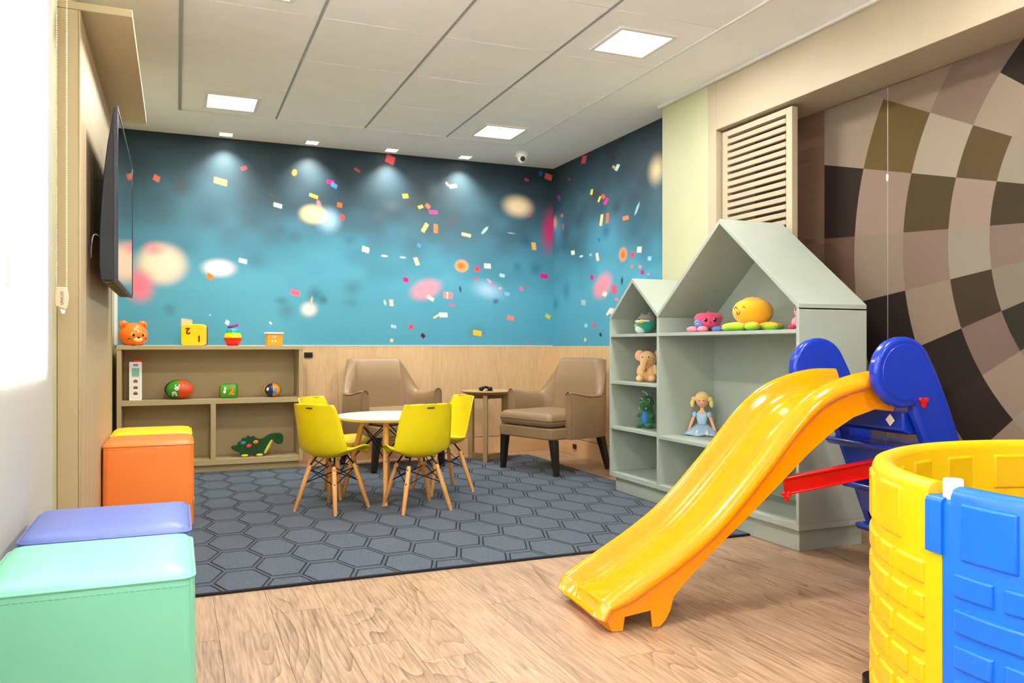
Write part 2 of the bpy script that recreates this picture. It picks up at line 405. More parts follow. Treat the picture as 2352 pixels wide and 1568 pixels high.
CON_R = [(1380,430,30,50,0,'243848',18,'e'),(1665,360,45,90,0,'2c3c48',22,'e'),(1595,505,70,90,0,'3a3c38',22,'e'),(1520,580,45,60,0,'3a4a50',18,'e'),(1735,585,50,80,10,'2c3c44',20,'e'),(1480,680,45,90,15,'305060',20,'e'),(1665,755,40,70,0,'2c5468',18,'e'),
(1385,860,36,50,0,'28607c',16,'e'),(1390,1170,36,90,0,'287890',18,'e'),(1315,1260,36,60,0,'28708c',16,'e'),(1890,1090,80,60,0,'58b0e0',25,'e'),(1870,720,50,120,20,'28607c',26,'e'),(1512,260,32,50,10,'e04860',3,'r'),(1715,245,8,40,10,'182430',2,'r'),(1718,312,16,24,-30,'f09060',2,'r'),(1742,315,26,40,30,'b8e0f8',2,'r'),
(2015,330,80,140,0,'f0dca8',28,'e'),(1408,398,18,12,0,'b83050',2,'r'),(1335,518,20,18,0,'c02060',3,'r'),(1343,538,20,26,0,'2858a0',4,'r'),(1565,485,16,36,10,'e8d048',2,'r'),(1645,516,20,34,-30,'e85840',2,'r'),(1618,535,14,36,25,'e8d848',2,'r'),
(1664,550,24,40,40,'d83088',2,'r'),(1880,600,16,80,22,'90c8f0',3,'e'),(1632,680,18,76,8,'f4e080',2,'r'),(1674,665,18,66,2,'f06840',3,'r'),(1800,665,40,28,-5,'f08050',4,'r'),(1360,648,16,24,0,'e86840',3,'r'),(1367,725,14,36,0,'e04838',4,'e'),
(1330,740,50,130,0,'58a8d8',22,'e'),(1312,700,20,70,0,'f0b080',10,'e'),(1615,815,14,26,-20,'2868b0',3,'e'),(1435,905,24,30,-5,'f8ecb8',1,'r'),(1493,930,24,14,0,'d0ecf8',3,'e'),(1558,920,22,20,30,'78c0e0',3,'e'),(1605,935,18,56,-8,'f8dca8',2,'r'),
(1782,917,52,90,0,'f89060',9,'e'),(1782,917,28,54,0,'f07020',8,'e'),(1848,920,24,44,0,'d83850',6,'e'),(1895,884,32,40,5,'f8f0c8',1,'r'),(1966,945,26,28,5,'98d0f0',1,'r'),(1843,1000,18,22,0,'e87868',4,'e'),(1900,1003,22,20,35,'f088a8',3,'r'),
(1917,1042,24,28,10,'c81878',3,'r'),(1957,1053,16,14,0,'f0a090',3,'e'),(1567,1076,20,34,-5,'c82078',3,'r'),(1640,1135,100,150,20,'f490a0',22,'e'),(1655,1190,30,30,25,'f8f0d0',2,'r'),(1722,1160,36,56,0,'d85868',6,'r'),(1775,1100,12,50,0,'102838',4,'e'),
(1738,1228,26,20,15,'e87898',4,'e'),(1508,1250,30,36,0,'a8c8c0',6,'r'),(1680,1320,16,40,30,'f0dca0',2,'r'),(1703,1310,36,40,10,'fcd8d0',4,'r'),(1525,1410,20,24,0,'98d4ec',3,'r'),(1583,1408,18,40,10,'e84868',3,'e'),(1627,1473,16,28,-10,'3c2020',2,'e'),(1520,1508,14,24,5,'d0dc90',3,'r')]
def value_noise(sx, sz, ax, az, seed):
    rg = np.random.default_rng(seed)
    gx, gz = np.arange(ax.size) * (ax[-1] - ax[0]) / ax.size / sx, np.arange(az.size) * (az[-1] - az[0]) / az.size / sz
    tab = rg.random((int(gx[-1]) + 3, int(gz[-1]) + 3))
    xi, zi = gx.astype(int), gz.astype(int); fx, fz = gx - xi, gz - zi
    fx, fz = fx * fx * (3 - 2 * fx), fz * fz * (3 - 2 * fz)
    A = tab[np.ix_(xi, zi)] * (1 - fx)[:, None] + tab[np.ix_(xi + 1, zi)] * fx[:, None]
    B = tab[np.ix_(xi, zi + 1)] * (1 - fx)[:, None] + tab[np.ix_(xi + 1, zi + 1)] * fx[:, None]
    return A * (1 - fz)[None, :] + B * fz[None, :]
def mural(name, s0, s1, z0, z1, place, uv, items, seed, flip, parent):
    """print colours laid on a fine grid of the wall's own surface (s = along the wall, z = up)"""
    st = .0046
    a = np.linspace(s0, s1, int((s1 - s0) / st)); z = np.linspace(z0, z1, int((z1 - z0) / st))
    S, Zz = np.meshgrid(a, z, indexing='ij')
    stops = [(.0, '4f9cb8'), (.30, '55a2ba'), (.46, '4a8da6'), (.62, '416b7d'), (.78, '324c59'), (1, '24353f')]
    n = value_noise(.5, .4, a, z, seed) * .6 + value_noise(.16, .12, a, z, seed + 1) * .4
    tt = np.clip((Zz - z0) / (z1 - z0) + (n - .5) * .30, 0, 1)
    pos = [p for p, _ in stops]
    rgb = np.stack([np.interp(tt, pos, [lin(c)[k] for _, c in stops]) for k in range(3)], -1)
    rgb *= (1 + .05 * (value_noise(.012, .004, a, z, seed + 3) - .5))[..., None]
    for (ox, oy, sc, lst) in items:
        for (x, y, w, h, rot, c, bl, kind) in lst:
            u, v = ox + x / sc, oy + y / sc
            c0, cl, cr = uv(u, v), uv(u - w / 2 / sc, v), uv(u + w / 2 / sc, v)
            hw = abs(cr[0] - cl[0]) / 2; hh = abs(uv(u, v - h / 2 / sc)[1] - c0[1]); k = hh / (h / 2)   # metres per zoom px
            kw = hw / (w / 2)
            b = max(bl * k * (1.5 if bl > 14 else 1), .0025)
            m = max(hw, hh) * 1.5 + 2 * b
            i0, i1 = np.searchsorted(a, [c0[0] - m, c0[0] + m]); j0, j1 = np.searchsorted(z, [c0[1] - m, c0[1] + m])
            if i1 <= i0 or j1 <= j0: continue
            dx, dz = S[i0:i1, j0:j1] - c0[0], Zz[i0:i1, j0:j1] - c0[1]
            if flip: dx = -dx
            dx = dx * (k / kw)                       # undo the foreshortening of the wall
            hw2 = hw * k / kw; t = R(rot); ca, sa = math.cos(t), math.sin(t)
            px, pz = dx * ca - dz * sa, dx * sa + dz * ca
            if kind == 'e':
                q = np.sqrt((px / hw2) ** 2 + (pz / hh) ** 2); d = (q - 1) * min(hw2, hh)
            else:
                rr = .18 * min(hw2, hh)
                qx, qz = np.abs(px) - hw2 + rr, np.abs(pz + .12 * px) - hh + rr
                d = np.hypot(np.maximum(qx, 0), np.maximum(qz, 0)) + np.minimum(np.maximum(qx, qz), 0) - rr
            al = np.clip(.5 - d / (2 * b), 0, 1); al = al * al * (3 - 2 * al)
            if kind == 'e' and bl > 14 and int(c[:2], 16) < 0x60: al *= .72
            rgb[i0:i1, j0:j1] = rgb[i0:i1, j0:j1] * (1 - al[..., None]) + np.array(lin(c)[:3]) * al[..., None]
    ni, nj = a.size, z.size
    co = np.array([place]).repeat(ni * nj, 0).astype(float)
    ax = 0 if not flip else 1
    co[:, ax] = S.ravel(); co[:, 2] = Zz.ravel()
    idx = np.arange(ni * nj).reshape(ni, nj)
    q = np.stack([idx[:-1, :-1], idx[1:, :-1], idx[1:, 1:], idx[:-1, 1:]], -1).reshape(-1, 4)
    if flip: q = q[:, ::-1]
    me = bpy.data.meshes.new(name)
    me.vertices.add(ni * nj); me.vertices.foreach_set('co', co.ravel())
    me.loops.add(q.size); me.loops.foreach_set('vertex_index', q.ravel())
    me.polygons.add(len(q)); me.polygons.foreach_set('loop_start', np.arange(len(q)) * 4); me.polygons.foreach_set('loop_total', np.full(len(q), 4))
    me.update(calc_edges=True)
    at = me.color_attributes.new('Col', 'FLOAT_COLOR', 'POINT')
    at.data.foreach_set('color', np.concatenate([rgb.reshape(-1, 3), np.ones((ni * nj, 1))], 1).ravel())
    me.materials.append(attr_mat('printed mural', .55))
    o = bpy.data.objects.new(name, me); COL.objects.link(o); o.parent = parent
    o['label'] = 'blue teal wallpaper print with falling confetti'
    return o
ZW = .925
wall_back = struct(obj('wall_back', G().box(XL - .1, XK + .1, YB + .012, YB + .12, -.05, ZC + .05), M_cream, smooth=0))
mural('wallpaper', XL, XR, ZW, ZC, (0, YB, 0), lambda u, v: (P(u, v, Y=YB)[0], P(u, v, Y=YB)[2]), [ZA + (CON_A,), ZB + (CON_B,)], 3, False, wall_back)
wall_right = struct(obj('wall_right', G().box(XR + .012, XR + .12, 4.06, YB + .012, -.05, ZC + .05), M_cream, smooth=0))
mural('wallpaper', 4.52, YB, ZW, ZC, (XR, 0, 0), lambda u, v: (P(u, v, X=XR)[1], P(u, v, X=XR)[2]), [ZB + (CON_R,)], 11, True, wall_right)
# wainscot panels and skirting
xs = [XL, .35, .95, 1.20, 1.98, 2.62, XR - .001]
for a, b in zip(xs[:-1], xs[1:]):
    obj('wainscot_panel', G().box(a + .0005, b - .0005, YB - .004, YB + .012, .145, ZW), M_oak, wall_back, bevel=.0012, seg=1)
for a, b in ((4.52, 5.10), (5.10, 5.9), (5.9, YB - .004)):
    obj('wainscot_panel', G().box(XR - .004, XR + .012, a + .0005, b - .0005, .145, ZW), M_oak, wall_right, bevel=.0012, seg=1)
M_oakx = wood('skirting oak', '#d8b384', '#c09060', 'X', 1.0, .5, .45, 9)
M_oaky = wood('skirting oak y', '#d8b384', '#c09060', 'Y', 1.0, .5, .45, 9)
struct(obj('baseboard_back', G().box(XL, XR - .001, YB - .01, YB + .012, 0, .139), M_oakx, bevel=.0015, seg=1))
struct(obj('baseboard_right', G().box(XR - .01, XR + .012, 4.52, YB - .011, 0, .139), M_oaky, bevel=.0015, seg=1))
struct(obj('trim_1', G().box(XL, XR - .006, YB - .006, YB + .01, ZW + .0005, ZW + .006), M_trim, smooth=0))
struct(obj('trim_2', G().box(XL - .0, XL + .02, YB - .02, YB - .0005, ZW + .007, ZC), M_trim, smooth=0))

# left wall with the window opening behind the blind
WY0, WY1, WZ0, WZ1 = -1.6, 3.12, .82, 2.34
g = G()
g.box(XL - .14, XL, WY1, YB + .1, -.05, ZC + .05).box(XL - .14, XL, YF, WY0, -.05, ZC + .05)
g.box(XL - .14, XL, WY0, WY1, -.05, WZ0).box(XL - .14, XL, WY0, WY1, WZ1, ZC + .05)
struct(obj('wall_left', g, M_cream, smooth=0))
win = struct(obj('window_1', G().box(XL - .12, XL - .06, WY0, WY1, WZ0, WZ0 + .05).box(XL - .12, XL - .06, WY0, WY1, WZ1 - .05, WZ1).box(XL - .12, XL - .06, WY0, WY0 + .05, WZ0 + .05, WZ1 - .05).box(XL - .12, XL - .06, WY1 - .05, WY1, WZ0 + .05, WZ1 - .05), M_white, smooth=0))
M_glass = glass_mat()
for k in range(4):
    a = WY0 + .05 + (WY1 - WY0 - .1) * k / 4; b = WY0 + .05 + (WY1 - WY0 - .1) * (k + 1) / 4
    obj('pane', G().box(XL - .092, XL - .088, a + .02, b - .02, WZ0 + .05, WZ1 - .05), M_glass, win, smooth=0)
    if k: obj('mullion', G().box(XL - .11, XL - .07, a - .02, a + .02, WZ0 + .05, WZ1 - .05), M_white, win, smooth=0)
# wall behind the camera
struct(obj('wall_front', G().box(XL - .1, XK + .1, YF - .1, YF, -.05, ZC + .05), M_cream, smooth=0))
# column, header and recess on the right
struct(obj('wall_right_column', G().box(XH, XR + .012, 4.036, 4.531, 0, ZC + .02), M_cream, bevel=.002, seg=1))
struct(obj('wall_right_header', G().box(XH, XK + .06, YF, 3.957, 2.207, ZC + .02), M_beige, bevel=.002, seg=1))
struct(obj('trim_3', G().box(XH, XH + .30, 3.9575, 4.0355, 0, ZC + .02), M_beige, bevel=.0015, seg=1))
struct(obj('trim_4', G().box(XH - .022, XH - .0005, YF, 4.555, ZC - .018, ZC - .0005).box(XH - .0005, XR, 4.532, 4.555, ZC - .018, ZC - .0005), M_trim, bevel=.003))
M_brown = mat('brown wall', '#6e5140', .6, bump=(250, .1))
struct(obj('wall_right_recess', G().box(XK, XK + .06, YF, 4.036, -.05, 2.25), M_brown, smooth=0))
struct(obj('baseboard_recess', G().box(XK - .012, XK, YF, 3.957, 0, .08), M_trim, smooth=0))

# printed checker panels hanging in the recess --------------------------------
CY0, CZ0 = 1.51, 1.384                # centre of the printed sphere
RAD = [.913 * 1.222 ** k for k in range(-7, 6)]
A0, AS = 3.7, 11.85
CHK = {(1, 3): 'a08b76', (1, 2): '8f7867', (1, 1): 'ab9a84', (2, 4): '7a6454', (0, 4): 'a5937d', (0, 3): '6d5827', (0, 2): 'b5a690', (0, 1): '63502a', (0, 0): 'a39882',
       (-1, 4): '2c1a12', (-1, 3): 'a48a78', (-1, 2): '544420', (-1, 1): 'a68f7e', (-1, 0): '45391c', (-2, 4): '6e5140', (-2, 3): '9c8872', (-2, 2): '917868', (-2, 1): 'a19582', (-2, 0): '8b7668',
       (-3, 3): '23130d', (-3, 2): '9b8670', (-3, 1): '43331e', (-3, 0): '8f8270', (-4, 2): '22130d', (-4, 1): '846c60', (-4, 0): '2f2a1c', (2, 1): '2e2017', (2, 2): '8d7565', (2, 0): 'a58e7c', (1, 0): 'a8977f'}
pal = ['a08b76', '8f7867', '544420', 'a19582', '2c1a12', '917868']
def checker_colour(y, z):
    dy, dz = y - CY0, z - CZ0
    r = math.hypot(dy, dz); a = math.degrees(math.atan2(dz, dy))
    k = math.floor((a - A0) / AS); n = math.floor(math.log(max(r, .01) / .913) / math.log(1.222))
    c = lin(CHK.get((k - 1, n + 1), pal[(k * 3 + n * 2 + (k * n) % 3) % 6]))
    return (k, n), tuple(x * .60 for x in c[:3]) + (1,)
def checker_panel(name, y0, y1, z0, z1, label):
    """one cloth panel cut along the rays and rings of its print"""
    bm = bmesh.new()
    NS = 5
    rad = [.913 * 1.222 ** k for k in range(-9, 7)]
    grid = [[bm.verts.new((XK - .004, CY0 + r * math.cos(R(A0 + AS * q / NS)), CZ0 + r * math.sin(R(A0 + AS * q / NS)))) for q in range(-8 * NS, 15 * NS + 1)] for r in rad]
    for ga, gb in zip(grid[:-1], grid[1:]):
        for q in range(len(ga) - 1): bm.faces.new((ga[q], ga[q + 1], gb[q + 1], gb[q]))
    for co, no in (((0, y0, 0), (0, -1, 0)), ((0, y1, 0), (0, 1, 0)), ((0, 0, z0), (0, 0, -1)), ((0, 0, z1), (0, 0, 1))):
        bmesh.ops.bisect_plane(bm, geom=bm.verts[:] + bm.edges[:] + bm.faces[:], plane_co=co, plane_no=no, clear_outer=True)
    ly = bm.loops.layers.float_color.new('Col')
    for f in bm.faces:
        c = f.calc_center_median(); _, cc = checker_colour(c.y, c.z)
        for l in f.loops: l[ly] = cc
    me = bpy.data.meshes.new(name); bm.to_mesh(me); bm.free()
    me.materials.append(attr_mat('printed cloth', .75))
    o = bpy.data.objects.new(name, me); COL.objects.link(o)
    md = o.modifiers.new('thickness', 'SOLIDIFY'); md.thickness = .002
    tag(o, label, 'roller blind', 'printed checker blinds')
    return o
checker_panel('printed_blind', 2.9637, 3.384, .09, 2.2, 'narrow brown checker-print panel between the louvred door and the bright vertical seam')
checker_panel('printed_blind', 1.2, 2.9603, .09, 2.2, 'wide brown checker-print panel with curved squares behind the blue slide ladder')
g = G().box(XK - .0055, XK - .001, 2.9605, 2.9635, .09, 2.2)  # pale strip stands for light coming through the gap between the panels
cd = tag(obj('gap_light_strip', g, M_bar, smooth=0), 'thin pale vertical strip between the two brown checker-print panels', 'gap strip')
obj('clip', G().box(XK - .010, XK - .0041, 2.956, 2.968, 1.738, 1.772), M_white, cd, bevel=.002)

# ================================================================== LAMPS
M_lamp = mat('lamp diffuser', '#fffaf0', .5, emit=('#fff0d8', 6.0))
M_spot = mat('spot diffuser', '#fffaf0', .5, emit=('#fff2e0', 7.0))
def area(name, loc, size, w, parent, colr=LAMP_COL, spread=180):
    l = bpy.data.lights.new(name, 'AREA'); l.shape = 'SQUARE'; l.size = size; l.energy = w; l.color = colr; l.spread = R(spread)
    o = bpy.data.objects.new(name, l); COL.objects.link(o); o.parent = parent; o.location = loc
    return o
def led_panel(x, y, label, group=None):
    t = thing('ceiling_light', label, 'ceiling light', (x, y, ZC + .004), 0, group)
    g = G()
    for a, b, c, d in ((-.168, .168, .147, .168), (-.168, .168, -.168, -.147), (-.168, -.147, -.147, .147), (.147, .168, -.147, .147)): g.box(a, b, c, d, -.012, 0)
    obj('frame', g, M_trim, t, smooth=0)
    obj('diffuser', G().box(-.1465, .1465, -.1465, .1465, -.008, -.001), M_lamp, t, smooth=0)
    area('lamp', (0, 0, -.014), .29, PANEL_W, t)
cx = [(GX[0] + GX[1]) / 2, (GX[3] + GX[4]) / 2]
led_panel(cx[0], 5.545, 'square LED ceiling panel above the taupe bookshelf, farthest left')
led_panel(cx[1], 5.545, 'square LED ceiling panel near the white dome camera')
led_panel(cx[1], 3.655, 'large bright square LED ceiling panel in front of the house shelf')
led_panel(cx[0], 3.655, 'square LED ceiling panel cut off by the top edge of the photo')
for y in (1.768, -.119, -2.006):  # unseen panels that repeat the visible spacing, added for fill light
    for x in cx: led_panel(x, y, 'square LED ceiling panel added out of the frame to light the room', 'added ceiling panels behind the viewer')
for k, x in enumerate((.343, .976, 1.607, 2.236)):
    t = thing('spotlight', ['leftmost', 'second from left', 'third from left', 'rightmost'][k] + ' small square ceiling spotlight along the confetti wall', 'spotlight', (x, 6.388, ZC), 0, 'wall-washing spotlights')
    g = G()
    for a, b, c, d in ((-.055, .055, .045, .055), (-.055, .055, -.055, -.045), (-.055, -.045, -.045, .045), (.045, .055, -.045, .045)): g.box(a, b, c, d, -.006, 0)
    obj('bezel', g, M_white, t, smooth=0)
    obj('diffuser', G().box(-.0445, .0445, -.0445, .0445, -.004, 0), M_spot, t, smooth=0)
    l = bpy.data.lights.new('spot', 'SPOT'); l.energy = SPOT_W; l.color = (1, .92, .80); l.spot_size = R(104); l.spot_blend = 1.0; l.shadow_soft_size = .03
    o = bpy.data.objects.new('spot', l); COL.objects.link(o); o.parent = t; o.location = (0, 0, -.012); o.rotation_euler = (R(10), 0, 0)

# ================================================================== LARGE FURNITURE
# rug with carved hexagons ----------------------------------------------------
RX0, RX1, RY0, RY1, RT = -.25, 2.748, 3.178, 6.245, .011
NX, NY = 2.574, 4.50                       # the house shelf stands where the rug is cut back
M_hex = mat('rug pile', '#465464', .95, bump=(500, 1.0, .004), var=(230, .75), sheen=.1, stretch=(1, .35, 1))
M_band = mat('rug band pile', '#404c5a', .95, bump=(500, 1.0, .004), var=(230, .7), sheen=.1, stretch=(1, .35, 1))
M_groove = mat('rug groove', '#0b0e13', .95, bump=(500, .4))
M_bind = mat('rug binding', '#14171f', .8)
rug = thing('rug', 'large slate blue rug with carved hexagons under the yellow chairs', 'rug', (0, 0, 0))
outline = [(RX0, RY0), (NX, RY0), (NX, NY), (RX1, NY), (RX1, RY1), (RX0, RY1)]
obj('backing', G().prism(outline, .0002, .0075, 'Z'), M_groove, rug, smooth=0)
g = G()
for (a, b) in zip(outline, outline[1:] + outline[:1]):
    x0, x1 = sorted((a[0], b[0])); y0, y1 = sorted((a[1], b[1]))
    g.box(x0 - .004, x1 + .004, y0 - .004, y1 + .004, .0003, RT - .0005)
obj('binding', g, M_bind, rug, bevel=.002)
def clip(poly, x0, x1, y0, y1):
    for ax, lim, sgn in ((0, x0, 1), (0, x1, -1), (1, y0, 1), (1, y1, -1)):
        out = []
        for i, p in enumerate(poly):
            q = poly[(i + 1) % len(poly)]
            dp, dq = (p[ax] - lim) * sgn, (q[ax] - lim) * sgn
            if dp >= 0: out.append(p)
            if dp * dq < 0:
                t = dp / (dp - dq); out.append((p[0] + (q[0] - p[0]) * t, p[1] + (q[1] - p[1]) * t))
        poly = out
        if len(poly) < 3: return []
    return poly
HX, HY = .1667, .335
def hexa(cx, cy, hw, fl, hh): return [(cx - hw, cy), (cx - fl, cy - hh), (cx + fl, cy - hh), (cx + hw, cy), (cx + fl, cy + hh), (cx - fl, cy + hh)]
band = G(); hex0 = None
for i in range(-4, 17):
    for j in range(-2, 12):
        cx_, cy_ = .237 + HX * i, 3.297 + HY * j + (HY / 2 if i % 2 else 0)
        lim = (RX0 + .006, (NX if cy_ < NY else RX1) - .006, RY0 + .006, RY1 - .006)
        h = hexa(cx_, cy_, .099, .049, .1410)
        c = clip(h, *lim)
        if c:
            full = len(c) == 6 and all(abs(p[0] - q[0]) + abs(p[1] - q[1]) < 1e-6 for p, q in zip(sorted(c), sorted(h)))
            if full:
                if hex0 is None:
                    hex0 = obj('hexagon', G().prism(hexa(0, 0, .099, .049, .1410), .0076, RT, 'Z'), M_hex, rug, smooth=0); hex0.location = (cx_, cy_, 0)
                else: copy_obj(hex0, rug, (cx_, cy_, 0))
            else:
                cc = [(p[0] - cx_, p[1] - cy_) for p in c]
                o = obj('hexagon', G().prism(cc, .0076, RT, 'Z'), M_hex, rug, smooth=0); o.location = (cx_, cy_, 0)
        inn, out = hexa(cx_, cy_, .1070, .0528, .1500), hexa(cx_, cy_, .1111, .0556, .1675)
        for k in range(6):
            q = clip([inn[k], inn[(k + 1) % 6], out[(k + 1) % 6], out[k]], *lim)
            if q: band.prism(q, .0076, RT - .0003, 'Z')
b_ = obj('band_network', band, M_band, rug, smooth=0)

# taupe bookshelf -------------------------------------------------------------
bs = thing('bookshelf', 'low taupe open bookshelf against the confetti wall', 'bookshelf', (.25, 6.22, 0))
BX0, BX1, BY1 = -.635, .635, .285
def part(par, name, x0, x1, y0, y1, z0, z1, m, bevel=.0012): return obj(name, G().box(x0, x1, y0, y1, z0, z1), m, par, bevel=bevel, seg=1)
part(bs, 'top_board', BX0, BX1, -.004, BY1, .899, .927, M_taupe2)
part(bs, 'side_panel', BX0 + .002, BX0 + .032, 0, BY1, .062, .8985, M_taupe2)
part(bs, 'side_panel', BX1 - .032, BX1 - .002, 0, BY1, .062, .8985, M_taupe2)
part(bs, 'shelf', BX0 + .0325, BX1 - .0325, 0, BY1 - .012, .505, .540, M_taupe2)
part(bs, 'bottom_board', BX0 + .0325, BX1 - .0325, 0, BY1 - .012, .062, .102, M_taupe2)
part(bs, 'divider', -.02, .015, 0, BY1 - .012, .1025, .5045, M_taupe2)
part(bs, 'back_panel', BX0 + .0325, BX1 - .0325, BY1 - .0115, BY1, .062, .8985, M_taupe2)
part(bs, 'plinth', BX0 + .03, BX1 - .03, .03, BY1, 0, .0615, M_taupe2)

# house-shaped shelf ----------------------------------------------------------
HA, HB, HD = 2.817, 4.515, 3.958           # near side, far side, divider (along y)
HX0, HX1, T = 2.555, 2.955, .018
hs = thing('house_shelf', 'sage grey toy shelf shaped like two gabled houses', 'shelf unit', (2.755, 3.666, 0))
def H(name, g, bevel=.001):
    g.v = [(x - 2.755, y - 3.666, z) for x, y, z in g.v]
    return obj(name, g, M_house, hs, bevel=bevel, seg=1)
EZ, VZ = 1.095, 1.10
H('plinth', G().box(HX0 + .03, HX1, HA + .03, HB - .03, 0, .0995))
H('bottom_board', G().box(HX0, HX1, HA, HB, .1, .128))
H('side_panel', G().box(HX0, HX1, HA, HA + T, .1285, EZ))
H('side_panel', G().box(HX0, HX1, HB - T, HB, .1285, EZ))
H('divider', G().box(HX0, HX1, HD - T / 2, HD + T / 2, .1285, VZ - .012))
zs = .9985
H('shelf', G().box(HX0, HX1 - .013, HA + T, HD - T / 2, zs - T, zs))
H('shelf', G().box(HX0, HX1 - .013, HD + T / 2, HB - T, zs - T, zs))
H('shelf', G().box(HX0, HX1 - .013, HA + T, HD - T / 2, .41 - T, .41))
for z in (.703, .418): H('shelf', G().box(HX0, HX1 - .013, HD + T / 2, HB - T, z - T, z))
def roof(ya, za, yr, zr, yb, zb):
    for (y0, z0, y1, z1) in ((ya, za, yr, zr), (yr, zr, yb, zb)):
        L = math.hypot(y1 - y0, z1 - z0); dz = .02 * L / abs(y1 - y0)
        s = 1 if y1 > y0 else -1
        H('roof_panel', G().prism([(y0, z0), (y1, z1), (y1, z1 - dz), (y0, z0 - dz)], HX0, HX1, 'X'))
roof(HA, EZ + .018, 3.386, 1.572, HD, VZ + .012)
roof(HD, VZ + .012, 4.237, 1.335, HB, EZ + .012)
H('back_panel', G().prism([(HA + T, .1285), (HD - T / 2, .1285), (HD - T / 2, 1.095), (3.386, 1.545), (HA + T, 1.095)], HX1 - .0125, HX1 - .0005, 'X'))
H('back_panel', G().prism([(HD + T / 2, .1285), (HB - T, .1285), (HB - T, 1.085), (4.237, 1.308), (HD + T / 2, 1.095)], HX1 - .0125, HX1 - .0005, 'X'))

# louvred door ----------------------------------------------------------------
ld = thing('louvred_door', 'tall beige louvred door behind the house shelf', 'louvred door', (3.02, 3.65, 0))
DY0, DY1, DX0, DX1 = 3.356, 3.943, 2.998, 3.036
def D(name, x0, x1, y0, y1, z0, z1): return obj(name, G().box(x0 - 3.02, x1 - 3.02, y0 - 3.65, y1 - 3.65, z0, z1), M_beige, ld, bevel=.0012, seg=1)
D('stile', DX0, DX1, DY0, DY0 + .046, .004, 2.19)
D('stile', DX0, DX1, DY1 - .046, DY1, .004, 2.19)
D('rail', DX0, DX1, DY0 + .0465, DY1 - .0465, 2.158, 2.19)
D('rail', DX0, DX1, DY0 + .0465, DY1 - .0465, .004, .12)
sl0 = None
for k in range(48):
    z = 2.158 - .0417 * (k + 1) + .002
    if z < .13: break
    if sl0 is None:
        sl0 = obj('slat', G().box(-.019, .012, -.247, .2465, -.0025, .0225, M=Matrix.Rotation(R(-8), 4, 'Y')), M_beige, ld, bevel=.0015, seg=1); sl0.location = (-.004, -.0005, z)
    else: copy_obj(sl0, ld, (-.004, -.0005, z))

# TV panel with canopy --------------------------------------------------------
tp = thing('tv_panel', 'tall taupe slatted wall panel with a projecting canopy behind the TV', 'wall panel', (-.39, 3.46, 0))
PX, PY0, PY1 = -.336, 3.46, 5.09
def TP(name, x0, x1, y0, y1, z0, z1, m=M_taupe, bv=.0015): return obj(name, G().box(x0 + .39, x1 + .39, y0 - 3.46, y1 - 3.46, z0, z1), m, tp, bevel=bv, seg=1)
TP('core', XL + .001, PX - .008, PY0 + .003, PY1, .004, 2.199, mat('panel groove', '#5c4c34', .8))
TP('end_cap', XL + .001, PX - .008, PY0, PY0 + .0028, .004, 2.199)
TP('end_stile', PX - .0075, PX, PY0, PY0 + .03, .004, 2.199)
bd = None
for k in range(10):
    y0 = PY0 + .0325 + .152 * k; y1 = min(y0 + .1475, PY1 - .03)
    if y1 - y0 < .02: break
    if bd is None or y1 - y0 < .147:
        bd = TP('board', PX - .0075, PX, y0, y1, .004, 2.199); b0 = y0
    else: c = copy_obj(bd, tp); c.location = (0, y0 - b0, 0)
TP('end_stile', PX - .0075, PX, PY1 - .0295, PY1, .004, 2.199)
TP('canopy', XL + .001, -.158, PY0, PY1, 2.2, 2.229)

# television ------------------------------------------------------------------
tv = thing('television', 'large black flat television mounted on the slatted panel', 'television', (-.26, 4.27, 1.19))
SX = -.222 + .26
M_tvb = mat('tv shell', '#0a0b0d', .5); M_scr = mat('tv screen', '#050607', .04, spec=.8)
M_tvr = mat('tv rim', '#1a1f30', .35)
prof = [(SX - .004, 0), (SX - .004, .71), (SX - .016, .71), (SX - .022, .66), (SX - .038, .56), (SX - .05, .45), (SX - .06, .32), (SX - .066, .2), (SX - .068, .06), (SX - .062, .0)]
obj('shell', G().prism(prof, -.6, .6, 'Y'), M_tvb, tv, bevel=.003)
g = G()
for y0, y1, z0, z1 in ((-.605, .605, -.004, .008), (-.605, .605, .702, .714), (-.605, -.593, .008, .702), (.593, .605, .008, .702)): g.box(SX - .014, SX + .002, y0, y1, z0, z1)
obj('bezel', g, M_tvr, tv, bevel=.001, seg=1)
obj('screen', G().box(SX - .003, SX, -.592, .592, .009, .701), M_scr, tv, smooth=0)
obj('wall_mount', G().box(-.0755, SX - .055, -.12, .12, .2, .5), M_black, tv, smooth=0)
for y in (-.55, -.42): obj('port', G().box(SX - .05, SX - .03, y, y + .08, -.0025, .0), M_black, tv, smooth=0)
obj('cable', G().tube(spline([(SX - .062, -.56, .18), (-.05, -.57, .19), (-.06, -.56, .15), (-.065, -.52, .1)], 12), .004, 6), M_chrome, tv)

# roller blind and its chain on the left --------------------------------------
M_blind = blind_mat()
def roller_blind(y0, y1, label):
    rb = thing('roller_blind', label, 'roller blind', (XL + .012, (y0 + y1) / 2, 0), 0, 'white roller blinds on the left window')
    h = (y1 - y0) / 2
    obj('fabric', G().box(-.0006, .0006, -h, h, .06, 2.40), M_blind, rb, smooth=0)
    obj('bottom_rail', G().box(-.005, .005, -h, h, .04, .06), M_white, rb, bevel=.002)
    obj('cassette', G().prism([(p[0], p[1]) for p in rrect(-.010, .055, 2.40, 2.49, .015)], -h, h, 'Y'), M_white, rb)
roller_blind(2.235, 3.235, 'backlit white roller blind beside the taupe TV panel')
roller_blind(-1.75, 2.225, 'backlit white roller blind at the far left edge beside the mint pouf')
M_chain = mat('bead chain', '#f0ead0', .4); M_wt = mat('chain weight', '#ecd3b4', .4); M_ink = mat('grey ink', '#6e5a4c', .6)
